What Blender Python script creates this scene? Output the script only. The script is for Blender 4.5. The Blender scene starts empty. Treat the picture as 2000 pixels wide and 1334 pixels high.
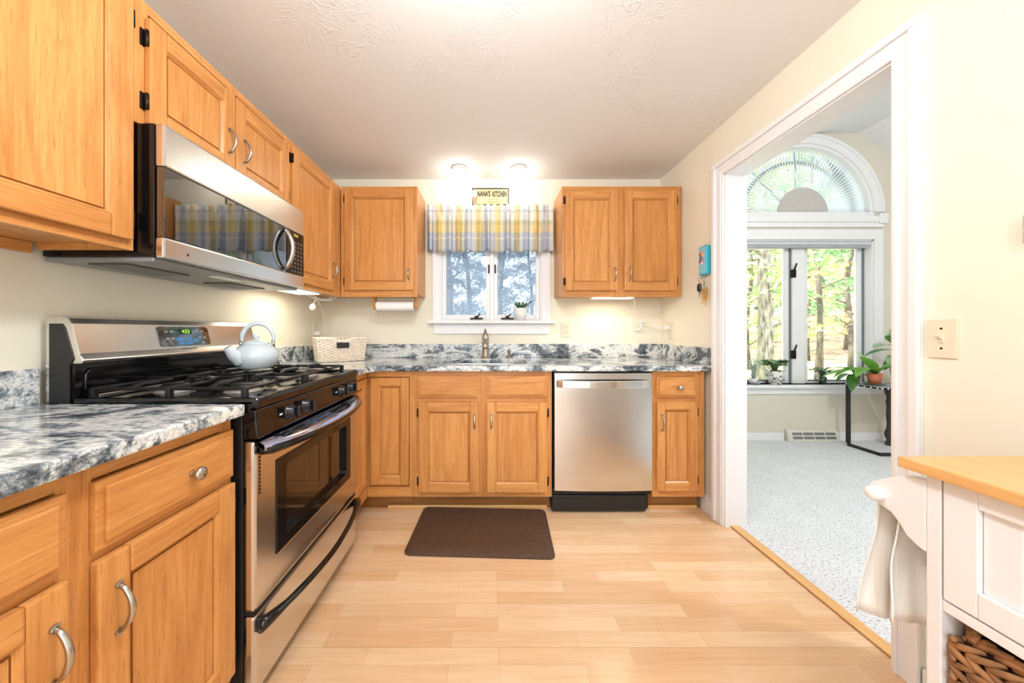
import bpy, bmesh, math, random
from mathutils import Vector, Matrix, Quaternion
random.seed(7)
PI = math.pi
SC = bpy.context.scene
COL = SC.collection

# ------------------------------------------------------------------ camera, world, sun, exposure
cam_data = bpy.data.cameras.new('camera')
cam = bpy.data.objects.new('camera', cam_data); COL.objects.link(cam)
cam.location = (0, 0, 1.13); cam.rotation_euler = (PI/2, 0, 0)
cam_data.sensor_width = 36; cam_data.lens = 12.0
cam_data.shift_x = 0.0205; cam_data.shift_y = -0.011
cam_data.clip_start = 0.02; cam_data.clip_end = 200
SC.camera = cam
SC.view_settings.view_transform = 'Standard'
SC.view_settings.look = 'None'
SC.view_settings.exposure = 0.22
SC.view_settings.gamma = 1.0
SC.view_settings.use_curve_mapping = False

world = bpy.data.worlds.new('sky'); SC.world = world; world.use_nodes = True
wn = world.node_tree.nodes; wl = world.node_tree.links
bg = wn['Background']
tc = wn.new('ShaderNodeTexCoord'); sx = wn.new('ShaderNodeSeparateXYZ'); wr = wn.new('ShaderNodeValToRGB')
wl.new(tc.outputs['Generated'], sx.inputs[0]); wl.new(sx.outputs['Z'], wr.inputs[0]); wl.new(wr.outputs[0], bg.inputs[0])
wr.color_ramp.elements[0].position = 0.0; wr.color_ramp.elements[0].color = (0.93, 0.95, 1.0, 1)
wr.color_ramp.elements[1].position = 0.7; wr.color_ramp.elements[1].color = (0.62, 0.78, 1.0, 1)
bg.inputs['Strength'].default_value = 3.2

sun_d = bpy.data.lights.new('sun', 'SUN'); sun = bpy.data.objects.new('sun', sun_d); COL.objects.link(sun)
sun_d.energy = 11.0; sun_d.angle = 0.02; sun_d.color = (1.0, 0.95, 0.85)
sun.rotation_euler = Vector((0.75, -0.10, -0.62)).to_track_quat('-Z', 'Y').to_euler()
LAMP_MAIN, FILL_REAR, LAMP_SPOT, LAMP_UNDER, FILL_HALL = 34, 42, 1.5, 1.1, 85   # W, put into each lamp's builder below; rear and hall are added fill

# ------------------------------------------------------------------ helpers
WL = {}                                           # world location of every object's origin
def ident(x, y, z): return Vector((x, y, z))
def back(y0): return lambda u, w, z: Vector((u, y0 - w, z))        # facing the camera; u = X, w = outward
def left(x0): return lambda u, w, z: Vector((x0 + w, u, z))        # on the left run; u = Y, w = outward (+X)
def right(x0): return lambda u, w, z: Vector((x0 - w, u, z))       # on the right wall; u = Y, w = outward (-X)
def turned(cx, cy, cz, a):
    c, s = math.cos(a), math.sin(a)
    return lambda x, y, z: Vector((cx + c*x - s*y, cy + s*x + c*y, cz + z))

def props(o, label=None, cat=None, group=None, kind=None):
    if label: o['label'] = label
    if cat: o['category'] = cat
    if group: o['group'] = group
    if kind: o['kind'] = kind
    return o
def thing(name, label, cat, loc, group=None):
    o = bpy.data.objects.new(name, None); COL.objects.link(o); o.location = loc; o.empty_display_size = 0.1
    WL[o] = Vector(loc)
    return props(o, label, cat, group)

class MB:
    def __init__(s, f=None):
        s.bm = bmesh.new(); s.f = f or ident; s.mats = []; s.uvs = {}
        s.uvl = None
    def mi(s, m):
        if m not in s.mats: s.mats.append(m)
        return s.mats.index(m)
    def take(s, tb, m, smooth=False):
        k = s.mi(m); mp = {}
        for v in tb.verts: mp[v] = s.bm.verts.new(s.f(*v.co))
        for fc in tb.faces:
            try: n = s.bm.faces.new([mp[v] for v in fc.verts])
            except ValueError: continue
            n.material_index = k; n.smooth = smooth
        tb.free(); return s
    def raw(s, verts, faces, m, smooth=False):
        tb = bmesh.new(); vs = [tb.verts.new(v) for v in verts]
        for f in faces:
            try: tb.faces.new([vs[i] for i in f])
            except ValueError: pass
        return s.take(tb, m, smooth)
    def box(s, x0, x1, y0, y1, z0, z1, m, bev=0.0, seg=2):
        tb = bmesh.new(); bmesh.ops.create_cube(tb, size=1)
        for v in tb.verts:
            v.co = Vector((x0 + (x1-x0)*(v.co.x+.5), y0 + (y1-y0)*(v.co.y+.5), z0 + (z1-z0)*(v.co.z+.5)))
        if bev > 0:
            b = min(bev, 0.45*min(abs(x1-x0), abs(y1-y0), abs(z1-z0)))
            bmesh.ops.bevel(tb, geom=tb.edges[:], offset=b, segments=seg, profile=.6, affect='EDGES')
        return s.take(tb, m)
    def prism(s, pts, d0, d1, m, plane='xz', bev=0.0, smooth=False):
        """outline pts (a,b) swept from d0 to d1 along the third axis"""
        put = {'xz': lambda a, b, d: (a, d, b), 'yz': lambda a, b, d: (d, a, b), 'xy': lambda a, b, d: (a, b, d)}[plane]
        tb = bmesh.new()
        A = [tb.verts.new(put(a, b, d0)) for a, b in pts]; B = [tb.verts.new(put(a, b, d1)) for a, b in pts]
        n = len(pts)
        tb.faces.new(A); tb.faces.new(B[::-1])
        for i in range(n): tb.faces.new([A[i], A[(i+1) % n], B[(i+1) % n], B[i]])
        bmesh.ops.recalc_face_normals(tb, faces=tb.faces[:])
        if bev > 0:
            es = [e for e in tb.edges if len(e.link_faces) == 2 and e.calc_face_angle(0) > 0.7]
            bmesh.ops.bevel(tb, geom=es, offset=bev, segments=2, profile=.6, affect='EDGES')
        return s.take(tb, m, smooth)
    def plate(s, outer, holes, d0, d1, m, plane='xz', bev=0.0):
        """flat slab with holes"""
        put = {'xz': lambda a, b, d: (a, d, b), 'yz': lambda a, b, d: (d, a, b), 'xy': lambda a, b, d: (a, b, d)}[plane]
        tb = bmesh.new(); sides = []
        for d in (d0, d1):
            es = []; loops = []
            for lp in [outer] + holes:
                vs = [tb.verts.new(put(a, b, d)) for a, b in lp]; loops.append(vs)
                es += [tb.edges.new((vs[i], vs[(i+1) % len(vs)])) for i in range(len(vs))]
            bmesh.ops.triangle_fill(tb, use_beauty=True, edges=es)
            sides.append(loops)
        for la, lb in zip(*sides):
            n = len(la)
            for i in range(n): tb.faces.new([la[i], la[(i+1) % n], lb[(i+1) % n], lb[i]])
        bmesh.ops.recalc_face_normals(tb, faces=tb.faces[:])
        if bev > 0:
            bmesh.ops.dissolve_limit(tb, angle_limit=0.02, verts=tb.verts[:], edges=tb.edges[:])
            es = [e for e in tb.edges if len(e.link_faces) == 2 and e.calc_face_angle(0) > 0.7]
            bmesh.ops.bevel(tb, geom=es, offset=bev, segments=2, profile=.6, affect='EDGES')
        return s.take(tb, m)
    def lathe(s, prof, o, axis, m, seg=24, smooth=True, sx=1.0, sy=1.0):
        """profile [(r, h)] turned round axis from o; closed where r = 0"""
        ax = Vector(axis).normalized(); t = ax.orthogonal().normalized(); b = ax.cross(t); o = Vector(o)
        tb = bmesh.new(); rings = []
        for r, h in prof:
            if r < 1e-6: rings.append([tb.verts.new(o + ax*h)])
            else: rings.append([tb.verts.new(o + ax*h + t*(r*sx*math.cos(2*PI*i/seg)) + b*(r*sy*math.sin(2*PI*i/seg))) for i in range(seg)])
        for A, B in zip(rings, rings[1:]):
            for i in range(seg):
                j = (i+1) % seg
                q = [A[i % len(A)], A[j % len(A)], B[j % len(B)], B[i % len(B)]]
                q = [v for k, v in enumerate(q) if v not in q[:k]]
                if len(q) > 2: tb.faces.new(q)
        for R in (rings[0], rings[-1]):
            if len(R) > 2: tb.faces.new(R)
        bmesh.ops.recalc_face_normals(tb, faces=tb.faces[:])
        return s.take(tb, m, smooth)
    def ball(s, c, r, m, seg=16, sz=1.0):
        n = seg//2
        return s.lathe([(r*math.sin(PI*i/n), -r*sz*math.cos(PI*i/n)) for i in range(n+1)], c, (0, 0, 1), m, seg)
    def cyl(s, c, r, h, axis, m, seg=20, bev=0.0):
        p = [(0, 0), (r, 0), (r, h), (0, h)] if bev <= 0 else [(0, 0), (r-bev, 0), (r, bev), (r, h-bev), (r-bev, h), (0, h)]
        return s.lathe(p, c, axis, m, seg, smooth=False)
    def tube(s, pts, r, m, seg=10, smooth=True, flat=1.0, flat_dir=None):
        pts = [Vector(p) for p in pts]; n = len(pts)
        rs = r if isinstance(r, (list, tuple)) else [r]*n
        tb = bmesh.new(); rings = []; pt = None
        for i, p in enumerate(pts):
            t = (pts[min(i+1, n-1)] - pts[max(i-1, 0)]).normalized()
            if i == 0: nn = (Vector(flat_dir) - t*t.dot(Vector(flat_dir))).normalized() if flat_dir else t.orthogonal().normalized()
            else:
                nn = pt[1] - t*t.dot(pt[1])
                nn = nn.normalized() if nn.length > 1e-6 else t.orthogonal().normalized()
            pt = (t, nn); b = t.cross(nn)
            rings.append([tb.verts.new(p + nn*(rs[i]*flat*math.cos(2*PI*k/seg)) + b*(rs[i]*math.sin(2*PI*k/seg))) for k in range(seg)])
        for A, B in zip(rings, rings[1:]):
            for k in range(seg): tb.faces.new([A[k], A[(k+1) % seg], B[(k+1) % seg], B[k]])
        tb.faces.new(rings[0]); tb.faces.new(rings[-1])
        bmesh.ops.recalc_face_normals(tb, faces=tb.faces[:])
        return s.take(tb, m, smooth)
    def sheet(s, grid, m, uv=None, smooth=True):
        k = s.mi(m)
        if uv and s.uvl is None: s.uvl = s.bm.loops.layers.uv.new('UVMap')
        V = [[s.bm.verts.new(s.f(*p)) for p in row] for row in grid]
        for i in range(len(V)-1):
            for j in range(len(V[0])-1):
                f = s.bm.faces.new([V[i][j], V[i][j+1], V[i+1][j+1], V[i+1][j]]); f.material_index = k; f.smooth = smooth
                if uv:
                    for lp, (a, b) in zip(f.loops, ((i, j), (i, j+1), (i+1, j+1), (i+1, j))): lp[s.uvl].uv = uv[a][b]
        return s
    def text(s, body, u, z, w, size, m, depth=0.0015, align='CENTER', sq=1.0, shear=0.0, bold=0.0):
        """lettering standing on the surface: u across, z up, w out"""
        cu = bpy.data.curves.new('lettering', 'FONT'); cu.body = body; cu.size = size; cu.extrude = depth/2; cu.offset = bold
        cu.align_x = align; cu.align_y = 'CENTER'; cu.shear = shear
        to = bpy.data.objects.new('lettering', cu); COL.objects.link(to)
        me = to.evaluated_get(bpy.context.evaluated_depsgraph_get()).to_mesh()
        vs = [(u + v.co.x*sq, w + v.co.z, z + v.co.y) for v in me.vertices]; fs = [list(p.vertices) for p in me.polygons]
        s.raw(vs, fs, m)
        to.to_mesh_clear(); bpy.data.objects.remove(to); bpy.data.curves.remove(cu)
        return s
    def build(s, name, parent=None, fix=True, label=None):
        if fix: bmesh.ops.recalc_face_normals(s.bm, faces=s.bm.faces[:])
        base = WL[parent] if parent else Vector((0, 0, 0))
        if parent is None:
            xs = [v.co for v in s.bm.verts]
            base = Vector(((min(v.x for v in xs)+max(v.x for v in xs))/2, (min(v.y for v in xs)+max(v.y for v in xs))/2, min(v.z for v in xs)))
        for v in s.bm.verts: v.co -= base
        me = bpy.data.meshes.new(name); s.bm.to_mesh(me); s.bm.free()
        for m in s.mats: me.materials.append(m)
        o = bpy.data.objects.new(name, me); COL.objects.link(o)
        if parent: o.parent = parent
        else: o.location = base
        WL[o] = base
        if label: o['label'] = label
        return o

# ------------------------------------------------------------------ materials
def lin(r, g, b):
    f = lambda c: (c/255/12.92) if c/255 <= 0.04045 else ((c/255+0.055)/1.055)**2.4
    return (f(r), f(g), f(b), 1)
class N:
    def __init__(s, name):
        s.m = bpy.data.materials.new(name); s.m.use_nodes = True
        s.t = s.m.node_tree; s.n = s.t.nodes; s.b = s.n['Principled BSDF']; s.out = s.n['Material Output']
    def node(s, kind, **kw):
        n = s.n.new(kind)
        for k, v in kw.items():
            if k in n.inputs: n.inputs[k].default_value = v
            else: setattr(n, k, v)
        return n
    def link(s, a, b): s.t.links.new(a, b)
    def coords(s, scale=(1, 1, 1), rot=(0, 0, 0), jitter=True, out='Object'):
        c = s.node('ShaderNodeTexCoord'); mp = s.node('ShaderNodeMapping')
        mp.inputs['Scale'].default_value = scale; mp.inputs['Rotation'].default_value = rot
        src = c.outputs[out]
        if jitter:
            oi = s.node('ShaderNodeObjectInfo'); vm = s.node('ShaderNodeVectorMath', operation='MULTIPLY_ADD')
            cb = s.node('ShaderNodeCombineXYZ')
            for k in 'XYZ': s.link(oi.outputs['Random'], cb.inputs[k])
            s.link(cb.outputs[0], vm.inputs[0]); vm.inputs[1].default_value = (7.3, 3.9, 5.1); s.link(src, vm.inputs[2]); src = vm.outputs[0]
        s.link(src, mp.inputs['Vector']); return mp.outputs[0]
    def noise(s, vec, scale, detail=3, dist=0.0, rough=.5):
        n = s.node('ShaderNodeTexNoise'); n.inputs['Scale'].default_value = scale; n.inputs['Detail'].default_value = detail
        n.inputs['Distortion'].default_value = dist; n.inputs['Roughness'].default_value = rough
        s.link(vec, n.inputs['Vector']); return n.outputs['Fac']
    def ramp(s, fac, stops, interp='LINEAR'):
        r = s.node('ShaderNodeValToRGB'); e = r.color_ramp; e.interpolation = interp
        while len(e.elements) < len(stops): e.elements.new(0.5)
        for el, (p, c) in zip(e.elements, stops): el.position = p; el.color = c if len(c) == 4 else (*c, 1)
        s.link(fac, r.inputs[0]); return r.outputs[0]
    def mix(s, a, b, fac, mode='MIX'):
        n = s.node('ShaderNodeMix'); n.data_type = 'RGBA'; n.blend_type = mode
        for sock, v in ((n.inputs[0], fac), (n.inputs[6], a), (n.inputs[7], b)):
            if hasattr(v, 'links'): s.link(v, sock)
            else: sock.default_value = v
        return n.outputs[2]
    def math(s, op, a, b=0.0):
        n = s.node('ShaderNodeMath', operation=op)
        for sock, v in ((n.inputs[0], a), (n.inputs[1], b)):
            if hasattr(v, 'links'): s.link(v, sock)
            else: sock.default_value = v
        return n.outputs[0]
    def bump(s, h, strength=.2, dist=.002):
        b = s.node('ShaderNodeBump'); b.inputs['Strength'].default_value = strength; b.inputs['Distance'].default_value = dist
        s.link(h, b.inputs['Height']); s.link(b.outputs[0], s.b.inputs['Normal'])
    def set(s, **kw):
        for k, v in kw.items():
            k = k.replace('_', ' ')
            if hasattr(v, 'links'): s.link(v, s.b.inputs[k])
            else: s.b.inputs[k].default_value = v
        return s

def plain(name, c, rough=.5, metal=0.0, var=.04, scale=30, bump=0.0, bscale=200, ior=1.5, coat=0.0):
    n = N(name); v = n.coords()
    f = n.noise(v, scale, 3)
    lo = tuple(max(0, x*(1-var)) for x in c[:3]) + (1,); hi = tuple(min(1, x*(1+var)) for x in c[:3]) + (1,)
    n.set(Base_Color=n.ramp(f, [(.3, lo), (.7, hi)]), Roughness=rough, Metallic=metal, IOR=ior)
    if coat: n.set(Coat_Weight=coat, Coat_Roughness=.05)
    if bump: n.bump(n.noise(v, bscale, 3), bump)
    return n.m
def emit(name, c, strength):
    n = N(name); e = n.node('ShaderNodeEmission'); e.inputs[0].default_value = c; e.inputs[1].default_value = strength
    n.link(e.outputs[0], n.out.inputs[0]); return n.m
OAK_TONES = ((193, 126, 64), (216, 152, 86), (228, 170, 106), (180, 110, 52), (142, 84, 42))
def oak(name, axis, tint=1.0, red=1.0, tones=OAK_TONES):
    n = N(name); S = {'x': (.055, 1, 1), 'y': (1, .055, 1), 'z': (1, 1, .055)}[axis]
    v = n.coords(S)
    S2 = tuple(1 if q == 1 else .13 for q in S); v2 = n.coords(S2)
    big = n.noise(v2, 3.2, 2, .4)
    ring = n.math('ADD', n.math('MULTIPLY', n.math('SINE', n.math('MULTIPLY', big, 62.0)), .5), .5)
    fine = n.noise(v, 75, 6, .3, .65); pore = n.noise(v, 300, 2, 0, .5)
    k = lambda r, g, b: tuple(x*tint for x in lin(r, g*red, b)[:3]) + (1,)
    c = n.ramp(fine, [(.24, k(*tones[0])), (.5, k(*tones[1])), (.76, k(*tones[2]))])
    c = n.mix(c, k(*tones[3]), n.math('MULTIPLY', n.ramp(ring, [(.62, (0, 0, 0)), (1, (1, 1, 1))]), .30))
    c = n.mix(c, k(*tones[4]), n.math('MULTIPLY', n.ramp(pore, [(.58, (0, 0, 0)), (.70, (1, 1, 1))]), .40))
    oi = n.node('ShaderNodeObjectInfo')
    tone = n.ramp(oi.outputs['Random'], [(0, (.90, .86, .82)), (1, (1.0, 1.0, 1.0))])
    c = n.mix(c, tone, 1.0, 'MULTIPLY')
    n.set(Base_Color=c, Roughness=.32, IOR=1.45); n.bump(pore, .12, .001); return n.m

OAKV, OAKX, OAKY = oak('oak_upright_grain', 'z'), oak('oak_cross_grain', 'x'), oak('oak_long_grain', 'y')
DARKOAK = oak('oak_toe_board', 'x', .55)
MAPLE_TONES = ((226, 172, 108), (236, 188, 126), (242, 200, 144), (222, 164, 98), (204, 146, 88))
MAPLE = oak('maple_cart_top', 'y', tones=MAPLE_TONES)
MAPLEX = oak('maple_shoe_strip', 'x', tones=MAPLE_TONES)

def wall_paint(name, c, b=.05):
    n = N(name); v = n.coords(jitter=False)
    n.set(Base_Color=n.ramp(n.noise(v, 1.5, 2), [(.3, tuple(x*.985 for x in c[:3])), (.7, c)]), Roughness=.55, IOR=1.4)
    n.bump(n.noise(v, 260, 2), b, .001); return n.m
CREAM = wall_paint('cream_wall_paint', lin(243, 237, 219))
BEIGE = wall_paint('grey_beige_wall_paint', lin(226, 219, 204))
WHITE = plain('white_trim_paint', lin(243, 243, 245), .35, var=.01)
def ceiling_mat():
    n = N('textured_white_ceiling'); v = n.coords(jitter=False)
    a = n.noise(v, 5, 3, 2.5); sw = n.math('SINE', n.math('MULTIPLY', a, 55.0))
    msk = n.ramp(n.noise(v, 2.6, 2), [(.47, (0, 0, 0)), (.60, (1, 1, 1))])
    h = n.math('MULTIPLY', n.ramp(sw, [(.6, (0, 0, 0)), (1, (1, 1, 1))]), msk)
    n.set(Base_Color=lin(240, 240, 241), Roughness=.8); n.bump(h, .35, .004); return n.m
CEIL = ceiling_mat()
def floor_mat():
    n = N('maple_strip_floor'); v = n.coords(jitter=False)
    br = n.node('ShaderNodeTexBrick'); br.offset = .37; br.offset_frequency = 2
    for k, x in (('Scale', 1.0), ('Mortar Size', .0006), ('Mortar Smooth', .1), ('Bias', 0.0), ('Brick Width', .46), ('Row Height', .0645)): br.inputs[k].default_value = x
    br.inputs['Color1'].default_value = lin(243, 210, 172); br.inputs['Color2'].default_value = lin(228, 184, 140); br.inputs['Mortar'].default_value = lin(222, 178, 134)
    n.link(v, br.inputs['Vector'])
    b2 = n.node('ShaderNodeTexBrick'); b2.offset = .5
    for k, x in (('Scale', 1.0), ('Mortar Size', .0009), ('Mortar Smooth', .1), ('Brick Width', 1.25), ('Row Height', .1935)): b2.inputs[k].default_value = x
    b2.inputs['Color1'].default_value = (1, 1, 1, 1); b2.inputs['Color2'].default_value = (.95, .95, .95, 1); b2.inputs['Mortar'].default_value = (.84, .78, .72, 1)
    n.link(v, b2.inputs['Vector'])
    g = n.noise(n.coords((.07, 1, 1), jitter=False), 55, 5, .4, .6)
    c = n.mix(br.outputs[0], n.ramp(g, [(.3, (.88, .83, .78)), (.6, (1, 1, 1))]), .8, 'MULTIPLY')
    c = n.mix(c, b2.outputs[0], 1.0, 'MULTIPLY')
    n.set(Base_Color=c, Roughness=.20, IOR=1.5); n.bump(g, .03, .001); return n.m
FLOOR = floor_mat()
def carpet_mat():
    n = N('pale_loop_carpet'); v = n.coords(jitter=False)
    s1 = n.noise(v, 95, 2); s2 = n.noise(v, 9, 2)
    c = n.ramp(s1, [(.30, lin(150, 148, 144)), (.39, lin(214, 215, 216)), (.52, lin(232, 235, 239))])
    c = n.mix(c, n.ramp(s2, [(.3, (.93, .93, .94)), (.7, (1, 1, 1))]), 1.0, 'MULTIPLY')
    n.set(Base_Color=c, Roughness=.95); n.bump(n.noise(v, 130, 3), .7, .006); return n.m
CARPET = carpet_mat()
def granite_mat():
    n = N('grey_veined_granite'); v = n.coords((1.0, 1.0, 1.0), (0.3, 0.5, .75), jitter=False)
    w = n.coords((1.3, 2.6, 2.6), (0.3, 0.45, .80), jitter=False)
    flow = n.noise(w, 1.9, 3, 2.2, .5); band = n.math('ADD', n.math('MULTIPLY', n.math('SINE', n.math('MULTIPLY', flow, 17.0)), .5), .5)
    str_ = n.noise(n.coords((1.0, 6.0, 6.0), (0.3, 0.45, .80), jitter=False), 14, 4, 1.4, .7)
    sp = n.noise(v, 62, 4, .3, .75); cloud = n.noise(v, 3.0, 2, 1.0)
    h = n.math('ADD', n.math('ADD', n.math('MULTIPLY', band, .30), n.math('MULTIPLY', str_, .75)), n.math('ADD', n.math('MULTIPLY', sp, .70), n.math('MULTIPLY', cloud, .55)))
    hh = n.math('MULTIPLY', n.math('SUBTRACT', h, .715), 1.20)
    c = n.ramp(hh, [(.22, lin(52, 58, 66)), (.40, lin(104, 114, 122)), (.54, lin(150, 159, 165)), (.66, lin(214, 217, 217)), (.82, lin(240, 239, 235))])
    n.set(Base_Color=c, Roughness=.10, IOR=1.5); return n.m
GRANITE = granite_mat()
def steel(name, c, rough, dirs, bump=.05, aniso=0.0):
    n = N(name); v = n.coords(dirs)
    g = n.noise(v, 300, 3)
    n.set(Base_Color=n.ramp(g, [(.3, tuple(x*.95 for x in c[:3])), (.7, c)]), Metallic=1.0, Roughness=rough); n.bump(g, bump, .0006)
    if aniso:
        tg = n.node('ShaderNodeTangent'); tg.direction_type = 'RADIAL'; tg.axis = 'Z'
        n.link(tg.outputs[0], n.b.inputs['Tangent']); n.b.inputs['Anisotropic'].default_value = aniso
    return n.m
STEEL_X = steel('brushed_steel_door', lin(222, 220, 217), .24, (.012, 1, 1), .02, .6)
STEEL_Y = steel('brushed_steel_front', lin(222, 220, 218), .24, (1, .012, 1), .02)
CHROME = steel('satin_nickel', lin(186, 182, 175), .26, (1, 1, 1), .0)
BLACKG = plain('black_gloss_enamel', lin(12, 12, 14), .09, ior=1.5)
BLACKM = plain('black_matt', lin(22, 22, 23), .45)
IRON = plain('black_cast_iron', lin(24, 24, 26), .42, bump=.2, bscale=300)
MIRRORG = plain('dark_mirror_glass', lin(14, 14, 15), .02, ior=2.6)
OVENG = plain('oven_window_glass', lin(30, 22, 17), .03, ior=1.9)
BRONZE = plain('antique_bronze', lin(52, 42, 34), .4, metal=.8)
PLASTIC = plain('almond_plastic', lin(232, 222, 198), .4, var=.01)
WHITEP = plain('white_plastic', lin(240, 240, 240), .35, var=.01)
CERAM = plain('white_ceramic', lin(240, 240, 240), .18, var=.01)
EARTH = plain('potting_soil', lin(58, 44, 34), .95, var=.3, scale=120)
TERRA = plain('terracotta', lin(190, 108, 78), .8, var=.08)
def leaf_mat(name, c, c2, rough=.4):
    n = N(name); v = n.coords()
    n.set(Base_Color=n.ramp(n.noise(v, 14, 2), [(.35, c), (.65, c2)]), Roughness=rough)
    tr = n.node('ShaderNodeBsdfTranslucent'); tr.inputs[0].default_value = c2
    ms = n.node('ShaderNodeMixShader'); ms.inputs[0].default_value = .3
    n.link(n.b.outputs[0], ms.inputs[1]); n.link(tr.outputs[0], ms.inputs[2]); n.link(ms.outputs[0], n.out.inputs[0]); return n.m
LEAF_D = leaf_mat('deep_green_leaf', lin(52, 104, 48), lin(96, 150, 72))
LEAF_L = leaf_mat('light_green_leaf', lin(96, 158, 62), lin(140, 190, 84))
LEAF_V = leaf_mat('variegated_leaf', lin(70, 124, 70), lin(176, 206, 160))
def glass_mat(name, tint=(1, 1, 1, 1)):
    n = N(name); tr = n.node('ShaderNodeBsdfTransparent'); tr.inputs[0].default_value = tint
    gl = n.node('ShaderNodeBsdfGlossy'); gl.inputs['Roughness'].default_value = .02
    fr = n.node('ShaderNodeFresnel'); fr.inputs[0].default_value = 1.35
    ms = n.node('ShaderNodeMixShader'); n.link(fr.outputs[0], ms.inputs[0]); n.link(tr.outputs[0], ms.inputs[1]); n.link(gl.outputs[0], ms.inputs[2])
    n.link(ms.outputs[0], n.out.inputs[0]); return n.m
GLASS = glass_mat('window_glass', (.96, .98, .97, 1))
def screen_mat():
    n = N('blue_grey_insect_mesh'); tr = n.node('ShaderNodeBsdfTransparent')
    df = n.node('ShaderNodeBsdfDiffuse'); df.inputs[0].default_value = lin(164, 182, 216)
    ms = n.node('ShaderNodeMixShader'); ms.inputs[0].default_value = .50
    n.link(tr.outputs[0], ms.inputs[1]); n.link(df.outputs[0], ms.inputs[2]); n.link(ms.outputs[0], n.out.inputs[0]); return n.m
SCREEN = screen_mat()

# ------------------------------------------------------------------ the setting
def struct(mb, name, label, cat, kind='structure'): return props(mb.build(name), label, cat, None, kind)
WX, WY, CZ = 1.345, 2.71, 2.328            # half width of the kitchen, its back wall, its ceiling
REAR = -2.6
DY0, DY1, DZ = 1.131, 1.970, 2.035         # doorway in the right wall
WR = 1.468                                 # far face of the right wall
FX, FY, FZ = 5.2, 3.49, 3.14               # next room: side wall, window wall, flat ceiling

struct(MB().box(-WX, 1.40, REAR, WY, -.05, 0, FLOOR), 'floor', 'glossy pale maple strip floor of the kitchen', 'floor')
struct(MB().box(1.40, FX, REAR, FY, -.05, .003, CARPET), 'floor', 'pale speckled carpet in the room through the doorway', 'carpet')
struct(MB().box(-WX, WX, REAR, WY, CZ, CZ+.08, CEIL), 'ceiling', 'white ceiling with swirled plaster over the kitchen', 'ceiling')
m = MB(); m.box(WR, 3.746, REAR, FY, FZ, FZ+.08, WHITE)
m.prism([(3.746, FZ), (FX, 2.137), (FX, 2.217), (3.746, FZ+.08)], REAR, FY, WHITE)
struct(m, 'ceiling', 'high white ceiling sloping down over the carpeted room', 'ceiling')
struct(MB().box(-WX-.12, -WX, REAR, WY+.12, 0, CZ+.08, CREAM), 'wall_left', 'pale yellow wall behind the range', 'wall')
KW = (-.40, .40, 1.205, 2.03)              # kitchen window opening
struct(MB().plate([(-WX, 0), (WX, 0), (WX, CZ), (-WX, CZ)], [[(KW[0], KW[2]), (KW[1], KW[2]), (KW[1], KW[3]), (KW[0], KW[3])]], WY, WY+.12, CREAM),
       'wall_back', 'pale yellow wall with the window over the sink', 'wall')
struct(MB().plate([(REAR, 0), (DY0, 0), (DY0, DZ), (DY1, DZ), (DY1, 0), (FY, 0), (FY, FZ), (REAR, FZ)], [], WX, WR, CREAM, 'yz'),
       'wall_right', 'cream wall with the cased doorway', 'wall')
RW = (-1.15, 1.15, .12, 2.10)  # unseen rear window opening, made wide to let in fill daylight
struct(MB().plate([(-WX, 0), (WX, 0), (WX, CZ), (-WX, CZ)], [[(RW[0], RW[2]), (RW[1], RW[2]), (RW[1], RW[3]), (RW[0], RW[3])]], REAR-.12, REAR, CREAM),
       'wall_front', 'cream wall behind the camera', 'wall')
struct(MB().plate([(WR, 0), (FX, 0), (FX, 2.137), (3.746, FZ), (WR, FZ)], [], REAR-.12, REAR, BEIGE), 'wall_front', 'beige wall closing the near end of the carpeted room', 'wall')
AC, AZ = 3.205, 2.335                      # arch centre
FWN = (2.505, 3.905, .575, 2.055)          # lower window opening of the next room
arch = [(AC + .70*math.cos(PI*i/28), AZ + .70*math.sin(PI*i/28)) for i in range(29)]
struct(MB().plate([(WR, 0), (FX, 0), (FX, 2.137), (3.746, FZ), (WR, FZ)],
       [[(FWN[0], FWN[2]), (FWN[1], FWN[2]), (FWN[1], FWN[3]), (FWN[0], FWN[3])], arch], FY, FY+.14, BEIGE),
       'wall_far', 'grey beige wall with the arched window beyond the doorway', 'wall')
SD = (-.9, 1.5, .05, 2.08)  # unseen patio door opening, added to bring daylight into the carpeted room
struct(MB().plate([(REAR, 0), (FY, 0), (FY, 2.217), (REAR, 2.217)], [[(SD[0], SD[2]), (SD[1], SD[2]), (SD[1], SD[3]), (SD[0], SD[3])]], FX, FX+.12, BEIGE, 'yz'),
       'wall_side', 'beige side wall of the carpeted room with the added patio door', 'wall')

# doorway casing, jamb, threshold, baseboards
m = MB(); f = right(WX)
m.f = f
for a, b in ((DY1-.006, DY1+.075), (DY0-.072, DY0+.006)):
    m.box(a, b, 0, .014, 0, DZ+.0, WHITE, .003)
m.box(DY0-.072, DY1+.075, 0, .014, DZ-.006, DZ+.075, WHITE, .003)
for a, b in ((DY1+.050, DY1+.078), (DY0-.075, DY0-.047)): m.box(a, b, .013, .026, 0, DZ+.05, WHITE, .005)
m.box(DY0-.075, DY1+.078, .013, .026, DZ+.050, DZ+.078, WHITE, .005)
for a, b in ((DY1+.006, DY1+.018), (DY0-.014, DY0-.002)): m.box(a, b, .013, .019, 0, DZ+.01, WHITE, .003)
struct(m, 'trim_1', 'white moulded casing round the doorway', 'door casing')
m = MB()
m.box(WX, WR, DY1-.012, DY1, 0, DZ, WHITE); m.box(WX, WR, DY0, DY0+.012, 0, DZ, WHITE); m.box(WX, WR, DY0, DY1, DZ-.012, DZ, WHITE)
struct(m, 'trim_2', 'white jamb lining of the doorway', 'door jamb')
struct(MB().box(1.375, 1.425, DY0+.012, DY1-.012, .003, .010, MAPLE, .003), 'trim_3', 'pale wooden threshold strip between the maple floor and the carpet', 'threshold')
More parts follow.
